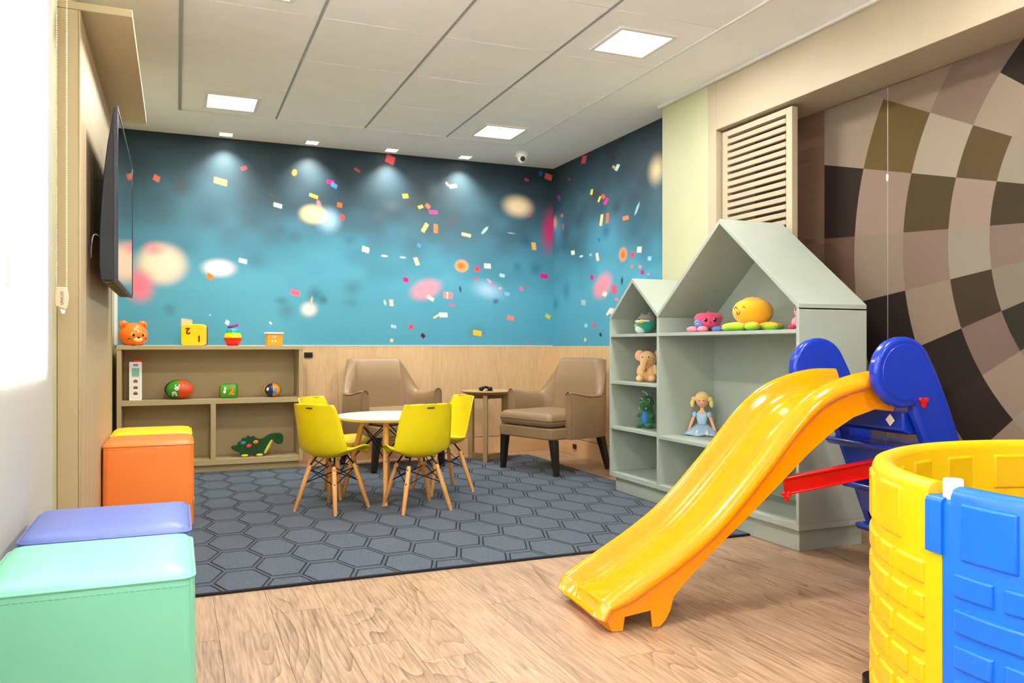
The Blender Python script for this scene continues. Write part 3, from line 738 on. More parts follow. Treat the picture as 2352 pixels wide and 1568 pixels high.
def blind_chain(y, x0, x1, zb, label, body=None):
    t = thing('blind_chain', label, 'blind chain', ((x0 + x1) / 2, y, zb))
    h = (x1 - x0) / 2
    for s in (-1, 1):
        g = G(); n = int((2.39 - zb - .075) / .0085)
        for k in range(n): g.ball((s * h, 0, .078 + .0085 * k), .0030, nu=6, nv=4)
        g.cyl((s * h, 0, .075), (s * h, 0, .078 + .0085 * n), .001, n=5)
        obj('bead_chain', g, M_chain, t)
    k = h / .016
    w = obj('chain_weight', G().prism([(-.016 * k - .002, .08), (-.0225 * k, .05), (-.022 * k, .012), (.014 * k, -.002), (.02 * k, .012), (.0235 * k, .045), (.016 * k + .002, .08)], -.006, .006, 'Y'), M_wt, t, bevel=.004, seg=3)
    obj('weight_tip', G().prism([(-.005, .0025), (.013 * k, -.004), (.009, -.018), (-.001, -.016)], -.004, .004, 'Y'), M_white, t, bevel=.002)
    if body:
        text(body, .0135, M_ink, w, Matrix.Translation((.002, -.0064, .04)) @ Matrix.Rotation(R(90), 4, 'X') @ Matrix.Rotation(R(90), 4, 'Z'))
    return t
blind_chain(3.30, -.397, -.365, 1.055, 'beaded blind chain with a cream weight hanging beside the taupe TV panel', 'UNILUX')
blind_chain(2.23, -.386, -.370, 1.062, 'faint beaded blind chain with a small weight at the far left edge')

# ================================================================== POUFS
def pouf(name, x0, y0, s, h, m, label, extra=None, z0=0):
    t = thing('pouf', label, 'pouf', (x0 + s / 2, y0 + s / 2, z0), 0, 'cube poufs along the left wall')
    a = s / 2; rs = []
    for z, i in ((.0, .012), (.012, .003), (.03, 0), (h * .5, -.002), (h - .05, 0), (h - .022, .001), (h - .012, .004), (h - .003, .014), (h + .003, .05), (h + .006, .12), (h + .007, .17)):
        e = a - i
        rs.append([(p[0], p[1], z) for p in rrect(-e, e, -e, e, max(.012, .03 - i * .15 if i < .1 else .012), 5)])
    obj('cover', G().rings(rs), m, t, smooth=60)
    top = [(p[0], p[1], h - .016) for p in rrect(-a + .001, a - .001, -a + .001, a - .001, .03, 5)]
    obj('top_piping', G().tube(top, .0035, 6, loop=True), m, t)
    M_st = mat('stitch ' + name, extra or '#888888', .7)
    st = G(); per = [Vector(p) for p in top]
    for p, q in zip(per, per[1:] + per[:1]):
        L = (q - p).length; n = max(1, int(L / .012))
        for k in range(n):
            c0, c1 = p.lerp(q, (k + .15) / n), p.lerp(q, (k + .85) / n)
            c0.z = c1.z = h - .032; o = Vector((c0.x, c0.y, 0)).normalized() * .0006
            st.cyl(c0 + o, c1 + o, .0009, n=4)
    so = obj('stitching', st, M_st, t); so['kind'] = 'stuff'
    for sx in (-1, 1):
        for sy in (-1, 1):
            c = a - .0085
            obj('corner_seam', G().tube([(sx * c, sy * c, z) for z in (.02, h * .5, h - .02)], .0028, 6), m, t)
    return t
def leatherette(n, c): return mat('leatherette ' + n, c, .38, bump=(420, .12), var=(4, .03))
pouf('mint', -.372, 1.862, .41, .44, leatherette('mint', '#82d2b6'), 'mint green cube pouf nearest the viewer', '#5fb796')
pouf('blue', -.372, 2.33, .41, .44, leatherette('blue', '#6675ba'), 'periwinkle blue cube pouf right behind the mint one', '#46549a')
op = pouf('orange', -.329, 4.33, .41, .44, leatherette('orange', '#ff8a3a'), 'orange cube pouf below the television', '#c9601c', RT)
obj('sewn_tag', G().box(.2045, .2065, -.205, -.165, .115, .155), M_white, op, bevel=.0005, seg=1)
pouf('yellow', -.329, 4.79, .41, .44, leatherette('yellow', '#ffdd00'), 'bright yellow cube pouf behind the orange one', '#cbae00', RT)

# ================================================================== CHILD TABLE AND CHAIRS
def make_shell():
    prof = spline([(.172, .312), (.160, .326), (.09, .312), (.0, .296), (-.065, .296), (-.116, .325), (-.144, .39), (-.166, .49), (-.180, .572), (-.186, .598)], 34)
    nu = 17; V = []; F_ = []
    for k, p in enumerate(prof):
        t = k / (len(prof) - 1)
        hw = np.interp(t, [0, .08, .3, .5, .62, .8, .93, .975, 1], [.112, .136, .162, .168, .168, .154, .136, .118, .086])
        back = sm(.42, .62, t)
        for i in range(nu):
            u = -1 + 2 * i / (nu - 1)
            side = abs(u) ** 2.2
            y = p[0] + back * (.055 * (1 - .55 * sm(.7, 1, t))) * side
            z = p[1] + (1 - back * .75) * (.056 * sm(0, .3, t) * side - .010 * (1 - sm(0, .1, t)) * 0) - (.012 * side if t < .03 else 0) - .018 * side * sm(.9, 1, t)
            V.append((hw * u * (1 - .0 * side), y, z))
    for k in range(len(prof) - 1):
        for i in range(nu - 1):
            a = k * nu + i; F_.append((a, a + 1, a + nu + 1, a + nu))
    return V, F_
SHV, SHF = make_shell()
def make_chair():
    t = thing('child_chair', 'x', 'chair', (0, 0, RT), 0, 'yellow child chairs around the round table')
    g = G(); g.add(SHV, SHF)
    obj('shell', g, M_yellow, t, solid=.007, smooth=80)
    obj('grip_slot', G().box(-.022, .022, -.1905, -.186, .574, .580), M_black, t, bevel=.002)
    B = {}
    for sx in (-1, 1):
        for sy in (-1, 1):
            top, bot = Vector((sx * .083, sy * .083, .252)), Vector((sx * .1425, sy * .1425, .004))
            d = bot - top
            lg = obj('leg', G().tube([top, top + d * .04, top + d * .4, bot - d * .01, bot], [.010, .0125, .0135, .0115, .010], 12), M_beech, t)
            obj('glide', G().cyl(bot + Vector((0, 0, 0)), bot + Vector((sx * .001, sy * .001, -.0038)), .0085, n=10), M_white, lg)
            for f in (.07, .37):
                p = top + d * f; o = Vector((sx, sy, 0)).normalized()
                obj('bolt', G().cyl(p + o * .0115, p + o * .0155, .005, n=8), M_chrome, lg)
            fr = G().tube([top + d * .10, top - d * .01, (sx * .072, sy * .066, .278), (sx * .060, sy * .050, .304)], .0052, 6)
            obj('bracket', fr, M_steel, t)
            B[(sx, sy)] = (top + d * .09, top + d * .40)
    for a, b in (((-1, -1), (1, -1)), ((1, -1), (1, 1)), ((1, 1), (-1, 1)), ((-1, 1), (-1, -1))):
        obj('cross_brace', G().cyl(B[a][0], B[b][1], .003, n=6).cyl(B[a][1], B[b][0], .003, n=6), M_steel, t)
    return t
ch = make_chair()
spots = [((.806, 4.558), 39.8, 'yellow child chair at the front left of the round table, seen from behind'),
         ((1.25, 4.395), 98, 'yellow child chair at the front right of the round table, back to the viewer'),
         ((.886, 4.995), -42, 'yellow child chair on the far left, half hidden behind another chair'),
         ((1.555, 4.88), 188, 'yellow child chair on the far right of the table, seen from its side')]
for k, ((x, y), a, lab) in enumerate(spots):
    c = ch if k == 0 else copy_tree(ch)
    c.location = (x, y, RT); c.rotation_euler = (0, 0, R(a - 90)); c['label'] = lab
kt = thing('child_table', 'round white child table with splayed beech legs amid yellow chairs', 'table', (1.168, 4.768, RT), -105)
obj('table_top', G().lathe([(0.001, .472), (.24, .472), (.272, .478), (.294, .487), (.3, .493), (.3, .497), (.297, .5), (0.001, .5)], 64), mat('table white', '#efe6d6', .35), kt, smooth=30)
B = []
for k in range(4):
    a = R(90 * k); c, s = math.cos(a), math.sin(a)
    top, bot = Vector((c * .135, s * .135, .470)), Vector((c * .268, s * .268, .0)); d = bot - top
    lg = obj('leg', G().tube([top, top + d * .04, top + d * .35, bot - d * .01, bot], [.0145, .017, .0175, .0135, .012], 12), M_beech, kt)
    for f in (.07, .47):
        p = top + d * f; o = Vector((c, s, 0)); obj('bolt', G().cyl(p + o * .0155, p + o * .0205, .006, n=8), M_chrome, lg)
    B.append((top + d * .06, top + d * .47))
for k in range(4):
    b = (k + 1) % 4
    obj('cross_brace', G().cyl(B[k][0], B[b][1], .0035, n=6).cyl(B[k][1], B[b][0], .0035, n=6), M_steel, kt)

# ================================================================== ARMCHAIRS
def armchair(label, x, y, rz):
    t = thing('armchair', label, 'armchair', (x, y, RT), rz, 'taupe leather armchairs')
    # plan of the tub: right arm front -> back -> left arm front (outer face)
    half = [(.338, -.175), (.343, -.10), (.345, -.01), (.343, .08), (.330, .16), (.300, .220), (.250, .252), (.17, .264), (.08, .268), (0, .27)]
    path = half + [(-a, b) for a, b in reversed(half[:-1])]
    fine = spline([(a, b, 0) for a, b in path], 73)
    rings = []; crest = []
    for k, p in enumerate(fine):
        q0, q1 = fine[max(k - 1, 0)], fine[min(k + 1, len(fine) - 1)]
        d = (q1 - q0).normalized(); n = Vector((-d.y, d.x, 0))            # points inward (path runs counter-clockwise)
        s = abs(k - 36) / 36.0                                             # 1 at arm fronts, 0 at mid back
        bk = 1 - sm(.34, .60, s)
        zt = .585 - .022 * sm(.98, .70, s) * (1 - bk) + .0
        zt = (.588 - .030 * (1 - sm(.72, 1, s))) * (1 - bk) + bk * .818 - .004 * sm(0, .4, s)
        th = .062 + .038 * bk
        lean = .065 * bk
        xin = -.042 * bk * sm(.1, .5, s) * (1 if p.x > 0 else -1)
        bot = .252
        def at(off, z):
            f = (z - bot) / (.82 - bot)
            return (p.x + n.x * off + xin * f * 1.3, p.y + n.y * off + lean * f, z)
        rings.append([at(.006, bot), at(0, bot + .02), at(-.004, (bot + zt) / 2), at(0, zt - .02), at(.006, zt - .006), at(th * .35, zt + .006), at(th * .7, zt + .002), at(th - .004, zt - .02), at(th + .006, (zt + .42) / 2), at(th + .004, .40), at(th, bot)])
        crest.append(at(.004, zt - .005))
    obj('tub', G().rings(rings), M_leather, t, smooth=50)
    obj('crest_piping', G().tube(crest, .0042, 6), M_pipe, t)
    for sx in (-1, 1):
        i = 0 if sx > 0 else -1
        fr = rings[i]
        obj('arm_piping', G().tube([(v[0], v[1] - .003, v[2]) for v in fr[0:8]], .0035, 6), M_pipe, t)
    def cushion(x0, x1, y0, y1, z0, z1, r, puff):
        rs = []
        n = 9
        for k in range(n):
            a = -math.pi / 2 + math.pi * k / (n - 1)
            i = r * (1 - math.cos(a)); zz = (z0 + z1) / 2 + (z1 - z0) / 2 * math.sin(a)
            rs.append([(p[0], p[1], zz) for p in rrect(x0 + i, x1 - i, y0 + i, y1 - i, .035, 5)])
        rs.append([(p[0] * .5, p[1] * .5 + (y0 + y1) * .25, z1 + puff) for p in rrect(x0 + r, x1 - r, y0 + r, y1 - r, .035, 5)])
        return rs
    rs = cushion(-.276, .276, -.330, .185, .338, .438, .032, .012)
    cu = obj('seat_cushion', G().rings(rs), M_leather, t, smooth=60)
    mid = [(p[0], p[1], .388) for p in rrect(-.277, .277, -.331, .185, .035, 5)]
    obj('cushion_piping', G().tube(mid, .004, 6, loop=True), M_pipe, cu)
    obj('seat_base', G().box(-.284, .284, -.318, .20, .252, .334), M_leather, t, bevel=.012, seg=3)
    for sx in (-1, 1):
        for yt, yb in ((-.275, -.272), (.205, .262)):
            x1, x2 = sx * .262, sx * .288
            a, b = .026, .017
            rs = [[(x1 - a, yt - a, .251), (x1 + a, yt - a, .251), (x1 + a, yt + a, .251), (x1 - a, yt + a, .251)], [(x2 - b, yb - b, 0), (x2 + b, yb - b, 0), (x2 + b, yb + b, 0), (x2 - b, yb + b, 0)]]
            obj('leg', G().rings(rs), M_darkwood, t, bevel=.003)
    return t
armchair('taupe leather armchair against the back wall, behind the white child table', 1.524, 6.065, 14)
armchair('taupe leather armchair beside the house shelf, facing into the room', 2.623, 5.445, -71.6)

# side table ------------------------------------------------------------------
st = thing('side_table', 'small round oak side table in the corner between the armchairs', 'side table', (2.318, 6.07, RT), 0)
obj('table_top', G().lathe([(.001, .528), (.17, .528), (.212, .546), (.217, .551), (.217, .555), (.214, .557), (.001, .557)], 56), M_tbl, st, smooth=30)
hub = Vector((0, 0, .03))
for a in (-118, 130, 8):
    c, s = math.cos(R(a)), math.sin(R(a)); Mr = Matrix.Rotation(R(a), 4, 'Z')
    obj('leg', G().box(.135, .178, -.018, .018, .0, .5275, M=Mr), M_tbl, st, bevel=.002)
    obj('foot_bar', G().box(.0 if a == 8 else .012, .1345, -.016, .016, 0.0, .05, M=Mr), M_tbl, st, bevel=.002)
    obj('top_bar', G().box(.0 if a == 8 else .012, .1345, -.014, .014, .49, .527, M=Mr), M_tbl, st, bevel=.002)
# small black controller on it
gl = thing('game_controller', 'small glossy black gadget lying on the round oak side table', 'gadget', (2.272, 6.0, RT + .5575), -20)
g = G()
for sx in (-1, 1): g.ball((sx * .034, -.004, .017), (.022, .026, .017), nu=14, nv=9)
M_gl = mat('glossy black', '#0a0a0c', .12)
obj('body', g, M_gl, gl)
obj('bridge', G().tube(spline([(-.03, .006, .02), (-.01, .014, .028), (.012, .012, .027), (.03, .004, .02)], 9), .010, 8), M_gl, gl)
obj('strap', G().tube(spline([(.03, -.012, .01), (.055, -.03, .004), (.03, -.045, .004), (-.02, -.04, .004)], 12), .003, 6), M_gl, gl)

# ================================================================== SLIDE
sd = thing('slide', 'yellow and blue plastic slide standing on the wooden floor', 'slide', (1.30, 2.25, 0), -5)
TPTS = [(-.062, .056), (-.057, .080), (-.036, .103), (.067, .164), (.224, .254), (.355, .349), (.523, .515), (.662, .666), (.77, .755), (.88, .803), (1.011, .831), (1.13, .833)]
UP = [(-.062, -.006, .003), (-.03, .012, .002), (-.004, .031, .002), (.002, .038, .046), (.095, .131, .058), (.101, .137, .002), (.128, .165, .002), (.146, .186, .022), (.162, .203, .052), (.178, .215, .095), (.215, .256, .137), (.315, .371, .239), (.42, .48, .325), (.523, .60, .423), (.662, .74, .543), (.77, .85, .622), (.88, .935, .668), (1.011, 1.03, .695), (1.13, 1.11, .686)]
tc_ = spline([(x, z, 0) for x, z in TPTS], 400)
txs = np.array([v.x for v in tc_]); tzs = np.array([v.y for v in tc_])
ss = sorted(set([round(x, 4) for x in np.linspace(-.062, 1.13, 70)] + [u[0] for u in UP]))
# cross section: y, depth below the rail ridge (metres) ... 'u' = skirt bottom
HALF = [(0, .078), (.075, .078), (.100, .074), (.118, .060), (.130, .036), (.139, .014), (.147, .003), (.156, 0), (.166, .003), (.180, .012), (.192, .023), (.199, .036), (.2, .046), (.195, .056), (.185, .062), (.182, .072), (.180, 'u'), (.166, 'u'), (.158, .092), (0, .090)]
rings = []
for k, sx_ in enumerate(ss):
    tx, tz = sx_, float(np.interp(sx_, txs, tzs))
    e0, e1 = max(-.062, sx_ - .02), min(1.13, sx_ + .02)
    tg = Vector((e1 - e0, float(np.interp(e1, txs, tzs) - np.interp(e0, txs, tzs)))).normalized(); nn = Vector((tg.y, -tg.x))
    ux, uz = (float(np.interp(sx_, [u[0] for u in UP], [u[j] for u in UP])) for j in (1, 2))
    room = max(.02, (Vector((ux, uz)) - Vector((tx, tz))).dot(nn))
    ease = .62 + .38 * sm(-.062, .05, sx_)
    ring = []
    def pt(y, dd):
        if dd == 'u': q = (ux, uz)
        else:
            dd = min(dd * ease, room * 1.0); q = (tx + nn.x * dd, tz + nn.y * dd)
        return (q[0], .2 + y, max(q[1], .002))
    ring = [pt(*h) for h in HALF] + [pt(-h[0], h[1]) for h in reversed(HALF[1:-1])]
    rings.append(ring)
# rounded nose: the front closes over the bed and rolls down to the floor
n_ = len(HALF); full = n_ * 2 - 2
first = rings[0]
und = [n_ - 2, n_ - 1, n_]
front = [list(p) for p in first]
for i in und: front[i] = (first[n_ - 3][0], front[i][1], first[n_ - 3][2])
cx_ = sum(p[0] for p in front) / full; cz_ = sum(p[2] for p in front) / full
def nose_ring(f, dx): return [(cx_ + (p[0] - cx_) * f + dx, .2 + (p[1] - .2) * (1 - (1 - f) * .24), max(.002, cz_ + (p[2] - cz_) * f)) for p in front]
rings = [nose_ring(math.cos(R(a)), -.015 * math.sin(R(a))) for a in (74, 60, 46, 32, 20, 9)] + [[tuple(p) for p in front]] + rings[1:]
obj('chute', G().rings(rings), M_slide, sd, smooth=72)
def ladder_panel(y0, y1):
    pts = [(1.43, 0), (1.19, .585), (1.168, .635), (1.145, .680)]
    for k in range(0, 27):
        a = R(-68 - k * (267.0 / 26)); pts.append((1.10 + .127 * math.cos(a), .829 + .127 * math.sin(a)))
    pts += [(1.245, .83), (1.30, .712), (1.59, 0)]
    o = obj('side_panel', G().prism(pts, y0, y1, 'Y'), M_navy, sd, bevel=.014, seg=4)
    return o
ladder_panel(-.048, -.003); ladder_panel(.403, .448)
ins = [(1.455, .03), (1.215, .60), (1.19, .66)]
for k in range(0, 22): a = R(-72 - k * 12); ins.append((1.10 + .100 * math.cos(a), .829 + .100 * math.sin(a)))
ins += [(1.222, .80), (1.28, .68), (1.55, .03)]
obj('face_inset', G().prism(ins, -.0505, -.047, 'Y'), M_navy, sd, bevel=.003)
obj('cross_beam', G().prism([(1.135, .615), (1.16, .60), (1.24, .60), (1.225, .685), (1.13, .682)], -.0025, .4025, 'Y'), M_navy, sd, bevel=.008, seg=3)
for z in (.555, .375, .195):
    s0 = 1.43 - z * .41 - .085
    obj('step', G().prism([(s0, z - .012), (s0 + .008, z), (s0 + .20, z), (s0 + .235, z - .02), (s0 + .235, z - .05), (s0 + .20, z - .03), (s0 + .02, z - .03)], -.0025, .4025, 'Y'), M_navy, sd, bevel=.006, seg=3)
    obj('step_support', G().prism([(s0 + .055, z - .031), (s0 + .115, z - .031), (s0 + .135, z - .13), (s0 + .085, z - .13)], .03, .37, 'Y'), M_navy, sd, bevel=.008, seg=3)
# red strut
sx0, sz0, sx1, sz1 = .655, .435, 1.285, .508
g = G()
dx, dz = sx1 - sx0, sz1 - sz0; L_ = math.hypot(dx, dz); nx, nz = -dz / L_, dx / L_
def bar(a, b, y0, y1): g.prism([(sx0 + nx * a, sz0 + nz * a), (sx1 + nx * a, sz1 + nz * a), (sx1 + nx * b, sz1 + nz * b), (sx0 + nx * b, sz0 + nz * b)], y0, y1, 'Y')
bar(-.031, .031, .034, .040); bar(.024, .031, .022, .052); bar(-.031, -.024, .022, .052)
obj('strut', g, M_red, sd, bevel=.002)
def knob(x, y, z, sgn):
    pts = []
    for k in range(36):
        a = R(10 * k); r = .016 + .006 * math.cos(3 * (a - R(90)) + math.pi); pts.append((x + r * math.cos(a), z + r * math.sin(a)))
    o = obj('knob', G().prism(pts, y, y + sgn * .012, 'Y'), M_red, sd, bevel=.003)
    obj('screw', G().cyl((x, y + sgn * .012, z), (x, y + sgn * .014, z), .004, n=10), M_chrome, o)
knob(1.173, -.0505, .724, -1); knob(.650, .0215, .405, -1); knob(1.22, .021, .545, -1)
obj('sticker', G().box(-.0004, .0004, -.016, .016, -.016, .016, M=Matrix.Translation((1.1285, .055, .65)) @ Matrix.Rotation(R(45), 4, 'X')), M_white, sd, smooth=0)

# ================================================================== CASTLE TOWER
TR, TT, TH = .72, .055, .625
TCX, TCY = 2.214, 1.098
tw_ = thing('play_tower', 'round plastic castle tower in yellow and blue with moulded bricks', 'play tower', (TCX, TCY, 0))
ray = math.radians(28.1) + ANG
ex, ey = math.sin(ray), math.cos(ray)
bq = ex * TCX + ey * TCY; rr_ = bq - math.sqrt(bq * bq - (TCX ** 2 + TCY ** 2 - TR ** 2))
SEAM = math.degrees(math.atan2(ey * rr_ - TCY, ex * rr_ - TCX)) % 360
def arc_wall(a0, a1, z0, z1, r0, r1, n, rim=.02, ztop=None):
    rs = []
    for k in range(n + 1):
        a = R(a0 + (a1 - a0) * k / n); c, s = math.cos(a), math.sin(a); zt = ztop(a0 + (a1 - a0) * k / n) if ztop else z1
        prof = [(r0, z0), (r0, zt - rim), (r0 + rim * .3, zt - rim * .3), (r0 + rim, zt), (r1 - rim, zt), (r1 - rim * .3, zt - rim * .3), (r1, zt - rim), (r1, z0)]
        rs.append([(r * c, r * s, z) for r, z in prof])
    return G().rings(rs)
def step_top(a): return TH - .026 * (1 if (SEAM - a) < 3.6 else 0)
yw = obj('yellow_wall', arc_wall(SEAM - 150, SEAM - 3.5, 0.008, TH, TR - TT, TR, 70), M_tyel, tw_, smooth=45)
obj('yellow_knuckle', arc_wall(SEAM - 3.6, SEAM - .05, .135, TH - .028, TR - TT, TR, 4, .012), M_tyel, tw_, smooth=45)
bw = obj('blue_wall', arc_wall(SEAM + 1.9, SEAM + 150, 0.008, TH, TR - TT, TR, 70), M_tblue, tw_, smooth=45)
obj('blue_seam_wall', arc_wall(SEAM + .05, SEAM + 2.0, 0.008, TH - .028, TR - TT, TR, 3, .012), M_tblue, tw_, smooth=45)
obj('blue_hinge', arc_wall(SEAM - 3.6, SEAM + .3, .478, TH - .026, TR - TT - .004, TR + .007, 6, .012), M_tblue, tw_, smooth=45)
obj('blue_hinge', arc_wall(SEAM - 3.6, SEAM + .3, .01, .125, TR - TT - .004, TR + .007, 6, .012), M_tblue, tw_, smooth=45)
obj('hinge_pin', G().lathe([(.019, .59), (.020, .592), (.020, .634), (.0185, .638), (.001, .638)], 24, ((TR - .027) * math.cos(R(SEAM)), (TR - .027) * math.sin(R(SEAM)), 0)), M_white, tw_)
def brick(par, m, a0, a1, z0, z1, outer=True):
    n = max(2, int((a1 - a0) / 3)); rs = []
    for k in range(n + 1):
        a = R(a0 + (a1 - a0) * k / n); c, s = math.cos(a), math.sin(a)
        i = .0 if 0 < k < n else .0
        if outer: prof = [(TR - .004, z0), (TR + .007, z0 + .006), (TR + .007, z1 - .006), (TR - .004, z1)]
        else: prof = [(TR - TT + .004, z0), (TR - TT - .006, z0 + .006), (TR - TT - .006, z1 - .006), (TR - TT + .004, z1)]
        rs.append([(r * c, r * s, z) for r, z in prof])
    # taper the two ends
    def taper(r_, da):
        out = []
        for j, (x, y, z) in enumerate(r_):
            rr = math.hypot(x, y); a = math.atan2(y, x) + (R(da) if j in (0, 3) else 0); out.append((rr * math.cos(a), rr * math.sin(a), z))
        return out
    rs[0] = taper(rs[0], -.4); rs[-1] = taper(rs[-1], .4)
    obj('brick', G().rings(rs), m, par, bevel=.003)
def brick_rows(par, m, s0, s1):
    for a in range(9): # tall merlon bricks at the top
        b0 = s0 + 2.5 + a * 16.0
        if b0 + 10 > s1: break
        brick(par, m, b0, b0 + 9.5, .475, .600)
        brick(par, m, b0 + 1, b0 + 9.5, .475, .585, False)
    for r in range(6):
        z1 = .452 - .0745 * r
        b0 = s0 + (1 if r % 2 else 1)
        L0 = [13.5, 6.0] if r % 2 else [7.0, 15.5]
        k = 0
        while b0 < s1 - 3:
            l = L0[k % 2]; e = min(b0 + l, s1 - .6)
            brick(par, m, b0, e, z1 - .056, z1); b0 = e + 2.2; k += 1
brick_rows(yw, M_tyel, SEAM - 104, SEAM - 4)
brick_rows(bw, M_tblue, SEAM + 2, SEAM + 78)
obj('black_base_disc', G().cyl(((TR - .02) * math.cos(R(SEAM - 38)), (TR - .02) * math.sin(R(SEAM - 38)), 0), ((TR - .02) * math.cos(R(SEAM - 38)), (TR - .02) * math.sin(R(SEAM - 38)), .03), .045, n=16), M_black, tw_)  # short black cylinder at the base of the yellow wall

# ================================================================== SMALL THINGS ON WALLS AND CEILING
p = P(1199, 350, Z=ZC)
dc = thing('security_camera', 'white dome security camera on the ceiling near the corner', 'camera', (p[0], p[1], ZC), 0)
obj('housing', G().lathe([(.001, 0), (.052, 0), (.055, -.004), (.055, -.03), (.05, -.04), (.001, -.045)], 28), M_white, dc, smooth=50)
obj('eyeball', G().ball((0, -.005, -.05), .040), M_white, dc)
obj('lens', G().cyl((-.010, -.035, -.060), (-.014, -.046, -.064), .020, n=20), M_black, dc)
p = P(708, 815, Y=YB)
so = thing('wall_socket', 'black wall socket on the oak wainscot beside the bookshelf', 'socket', (p[0], YB - .005, p[2]), 0)
obj('plate', G().box(-.033, .033, -.008, 0, -.021, .021), M_black, so, bevel=.002)
obj('insert', G().box(-.013, .013, -.010, -.0085, -.010, .010), M_gl, so, bevel=.001)
p = P(1323, 1025, X=XR)
so = thing('floor_socket', 'small black socket low on the skirting behind the right armchair', 'socket', (XR - .0105, p[1], p[2]), 0)
obj('plate', G().box(-.008, 0, -.030, .030, -.02, .02), M_black, so, bevel=.002)
obj('insert', G().box(-.010, -.0085, -.012, .012, -.009, .009), M_gl, so, bevel=.001)

# ================================================================== TOYS
def toy(name, label, loc, rz, cat='toy', group=None): return thing(name, label, cat, loc, rz, group)
def onshelf(u, Y, z): return (P(u, 800, Y=Y)[0], Y, z)
def patch(par, name, pts, m, r=.004, flat=.35):
    g = G()
    for p_, rr in pts: g.ball(p_, rr, nu=10, nv=6)
    return obj(name, g, m, par)
C = {}
def pm_(n, c, rough=.4, **k): return mat('toy ' + n, c, rough, **k)
M_or = pm_('orange', '#ff7a14', .3); M_cr = pm_('cream', '#ffd89a', .5); M_bk = pm_('black', '#0c0a0a', .3); M_dkbr = pm_('dark brown', '#5a1c0c', .5)
M_wh = pm_('white', '#f6f3ee', .5); M_gr = pm_('green', '#3fa82c', .45); M_nv = pm_('navy', '#182450', .5); M_rd = pm_('red', '#d8281c', .4); M_bl = pm_('sky blue', '#2a8fd8', .45); M_ye = pm_('yellow', '#ffd400', .35); M_rdbr = pm_('maroon', '#8a1414', .5)
TZ = .9275
# leopard-head money bank
t = toy('animal_head_bank', 'glossy orange leopard-head money bank at the left end of the bookshelf top', onshelf(306, 6.33, TZ), 26)
def squash(p): return (p[0], p[1], max(p[2], -.070))
obj('head', G().ball((0, 0, .0725), (.097, .088, .090), nu=32, nv=20, fn=squash), M_or, t)
for sx in (-1, 1):
    e = obj('ear', G().ball((sx * .066, .0, .146), (.034, .022, .033), nu=16, nv=10), M_or, t)
    obj('inner_ear', G().ball((sx * .066, -.015, .147), (.020, .010, .020), nu=12, nv=8), pm_('inner ear', '#e65a10'), e)
    ey = obj('eye', G().ball((sx * .034, -.075, .076), (.016, .008, .017), nu=14, nv=8), M_cr, t)
    obj('pupil', G().ball((sx * .033, -.081, .075), (.010, .005, .011), nu=12, nv=8), M_bk, ey)
    for q, (dx, dz) in enumerate(((.052, .062), (.060, .050), (.050, .048))): obj('spot', G().ball((sx * dx, -.0685 + .07 * (dx - .05), dz), (.0055, .004, .0045), nu=8, nv=6), M_dkbr, t)
obj('muzzle', G().ball((0, -.074, .045), (.034, .016, .020), nu=18, nv=10), M_cr, t)
obj('nose_stripe', G().ball((0, -.078, .088), (.009, .008, .024), nu=12, nv=8), M_cr, t)
obj('nose', G().ball((0, -.091, .058), (.011, .006, .006), nu=12, nv=8), M_bk, t)
for dx, dz in ((-.022, .113), (-.008, .120), (.008, .118), (.022, .114), (.0, .108), (.028, .104)): obj('spot', G().ball((dx, -.085 * math.sqrt(max(0, 1 - (dx / .097) ** 2 - ((dz - .0645) / .082) ** 2)), dz), (.005, .004, .0035), nu=8, nv=6), M_dkbr, t)
# yellow sorter box
t = toy('sorter_box', 'yellow rounded sorter box printed with upside-down numbers on the bookshelf', onshelf(446, 6.33, TZ), -8)
obj('box', G().prism(rrect(-.082, .082, 0, .155, .022, 6), -.055, .05, 'Y'), M_ye, t, bevel=.005, seg=3)
obj('back_shell', G().prism(rrect(-.078, .087, .0005, .152, .022, 6), .0505, .068, 'Y'), M_rdbr, t, bevel=.004)
def face_text(par, body, size, m, x, y, z, rot=0, rx=90, bold=0): return text(body, size, m, par, Matrix.Translation((x, y, z)) @ Matrix.Rotation(R(rx), 4, 'X') @ Matrix.Rotation(R(rot), 4, 'Z'), bold=bold)
face_text(t, '2', .062, M_rdbr, -.036, -.0553, .108, 180, bold=.003)
face_text(t, '1', .058, M_rdbr, .040, -.0553, .052, 180, bold=.003)
# rainbow stacking cups
t = toy('stacking_cups', 'rainbow stacking cups in the middle of the bookshelf top', onshelf(535, 6.33, TZ), 0); t.scale = (1, 1, 1.12)
z = 0
for name, c, pr in (('cup', '#e5231a', [(.001, 0), (.036, 0), (.05, .012), (.063, .040), (.064, .052), (.001, .052)]), ('cup', '#ffd500', [(.001, .0525), (.062, .0525), (.060, .066), (.052, .083), (.001, .083)]),
                    ('cup', '#35b44a', [(.001, .0835), (.051, .0835), (.048, .093), (.001, .093)]), ('cup', '#1f9fe0', [(.001, .0935), (.047, .0935), (.044, .104), (.001, .104)]), ('cup', '#35c8d0', [(.001, .1045), (.043, .1045), (.041, .112), (.001, .112)])):
    obj(name, G().lathe(pr, 32), pm_('cup ' + c, c, .22), t, smooth=40)
obj('cup', G().lathe([(.001, 0), (.032, 0), (.040, .004), (.040, .016), (.001, .018)], 32, M=Matrix.Translation((.002, 0, .121)) @ Matrix.Rotation(R(-13), 4, 'Y')), pm_('cup purple', '#b02a9c', .22), t, smooth=40)
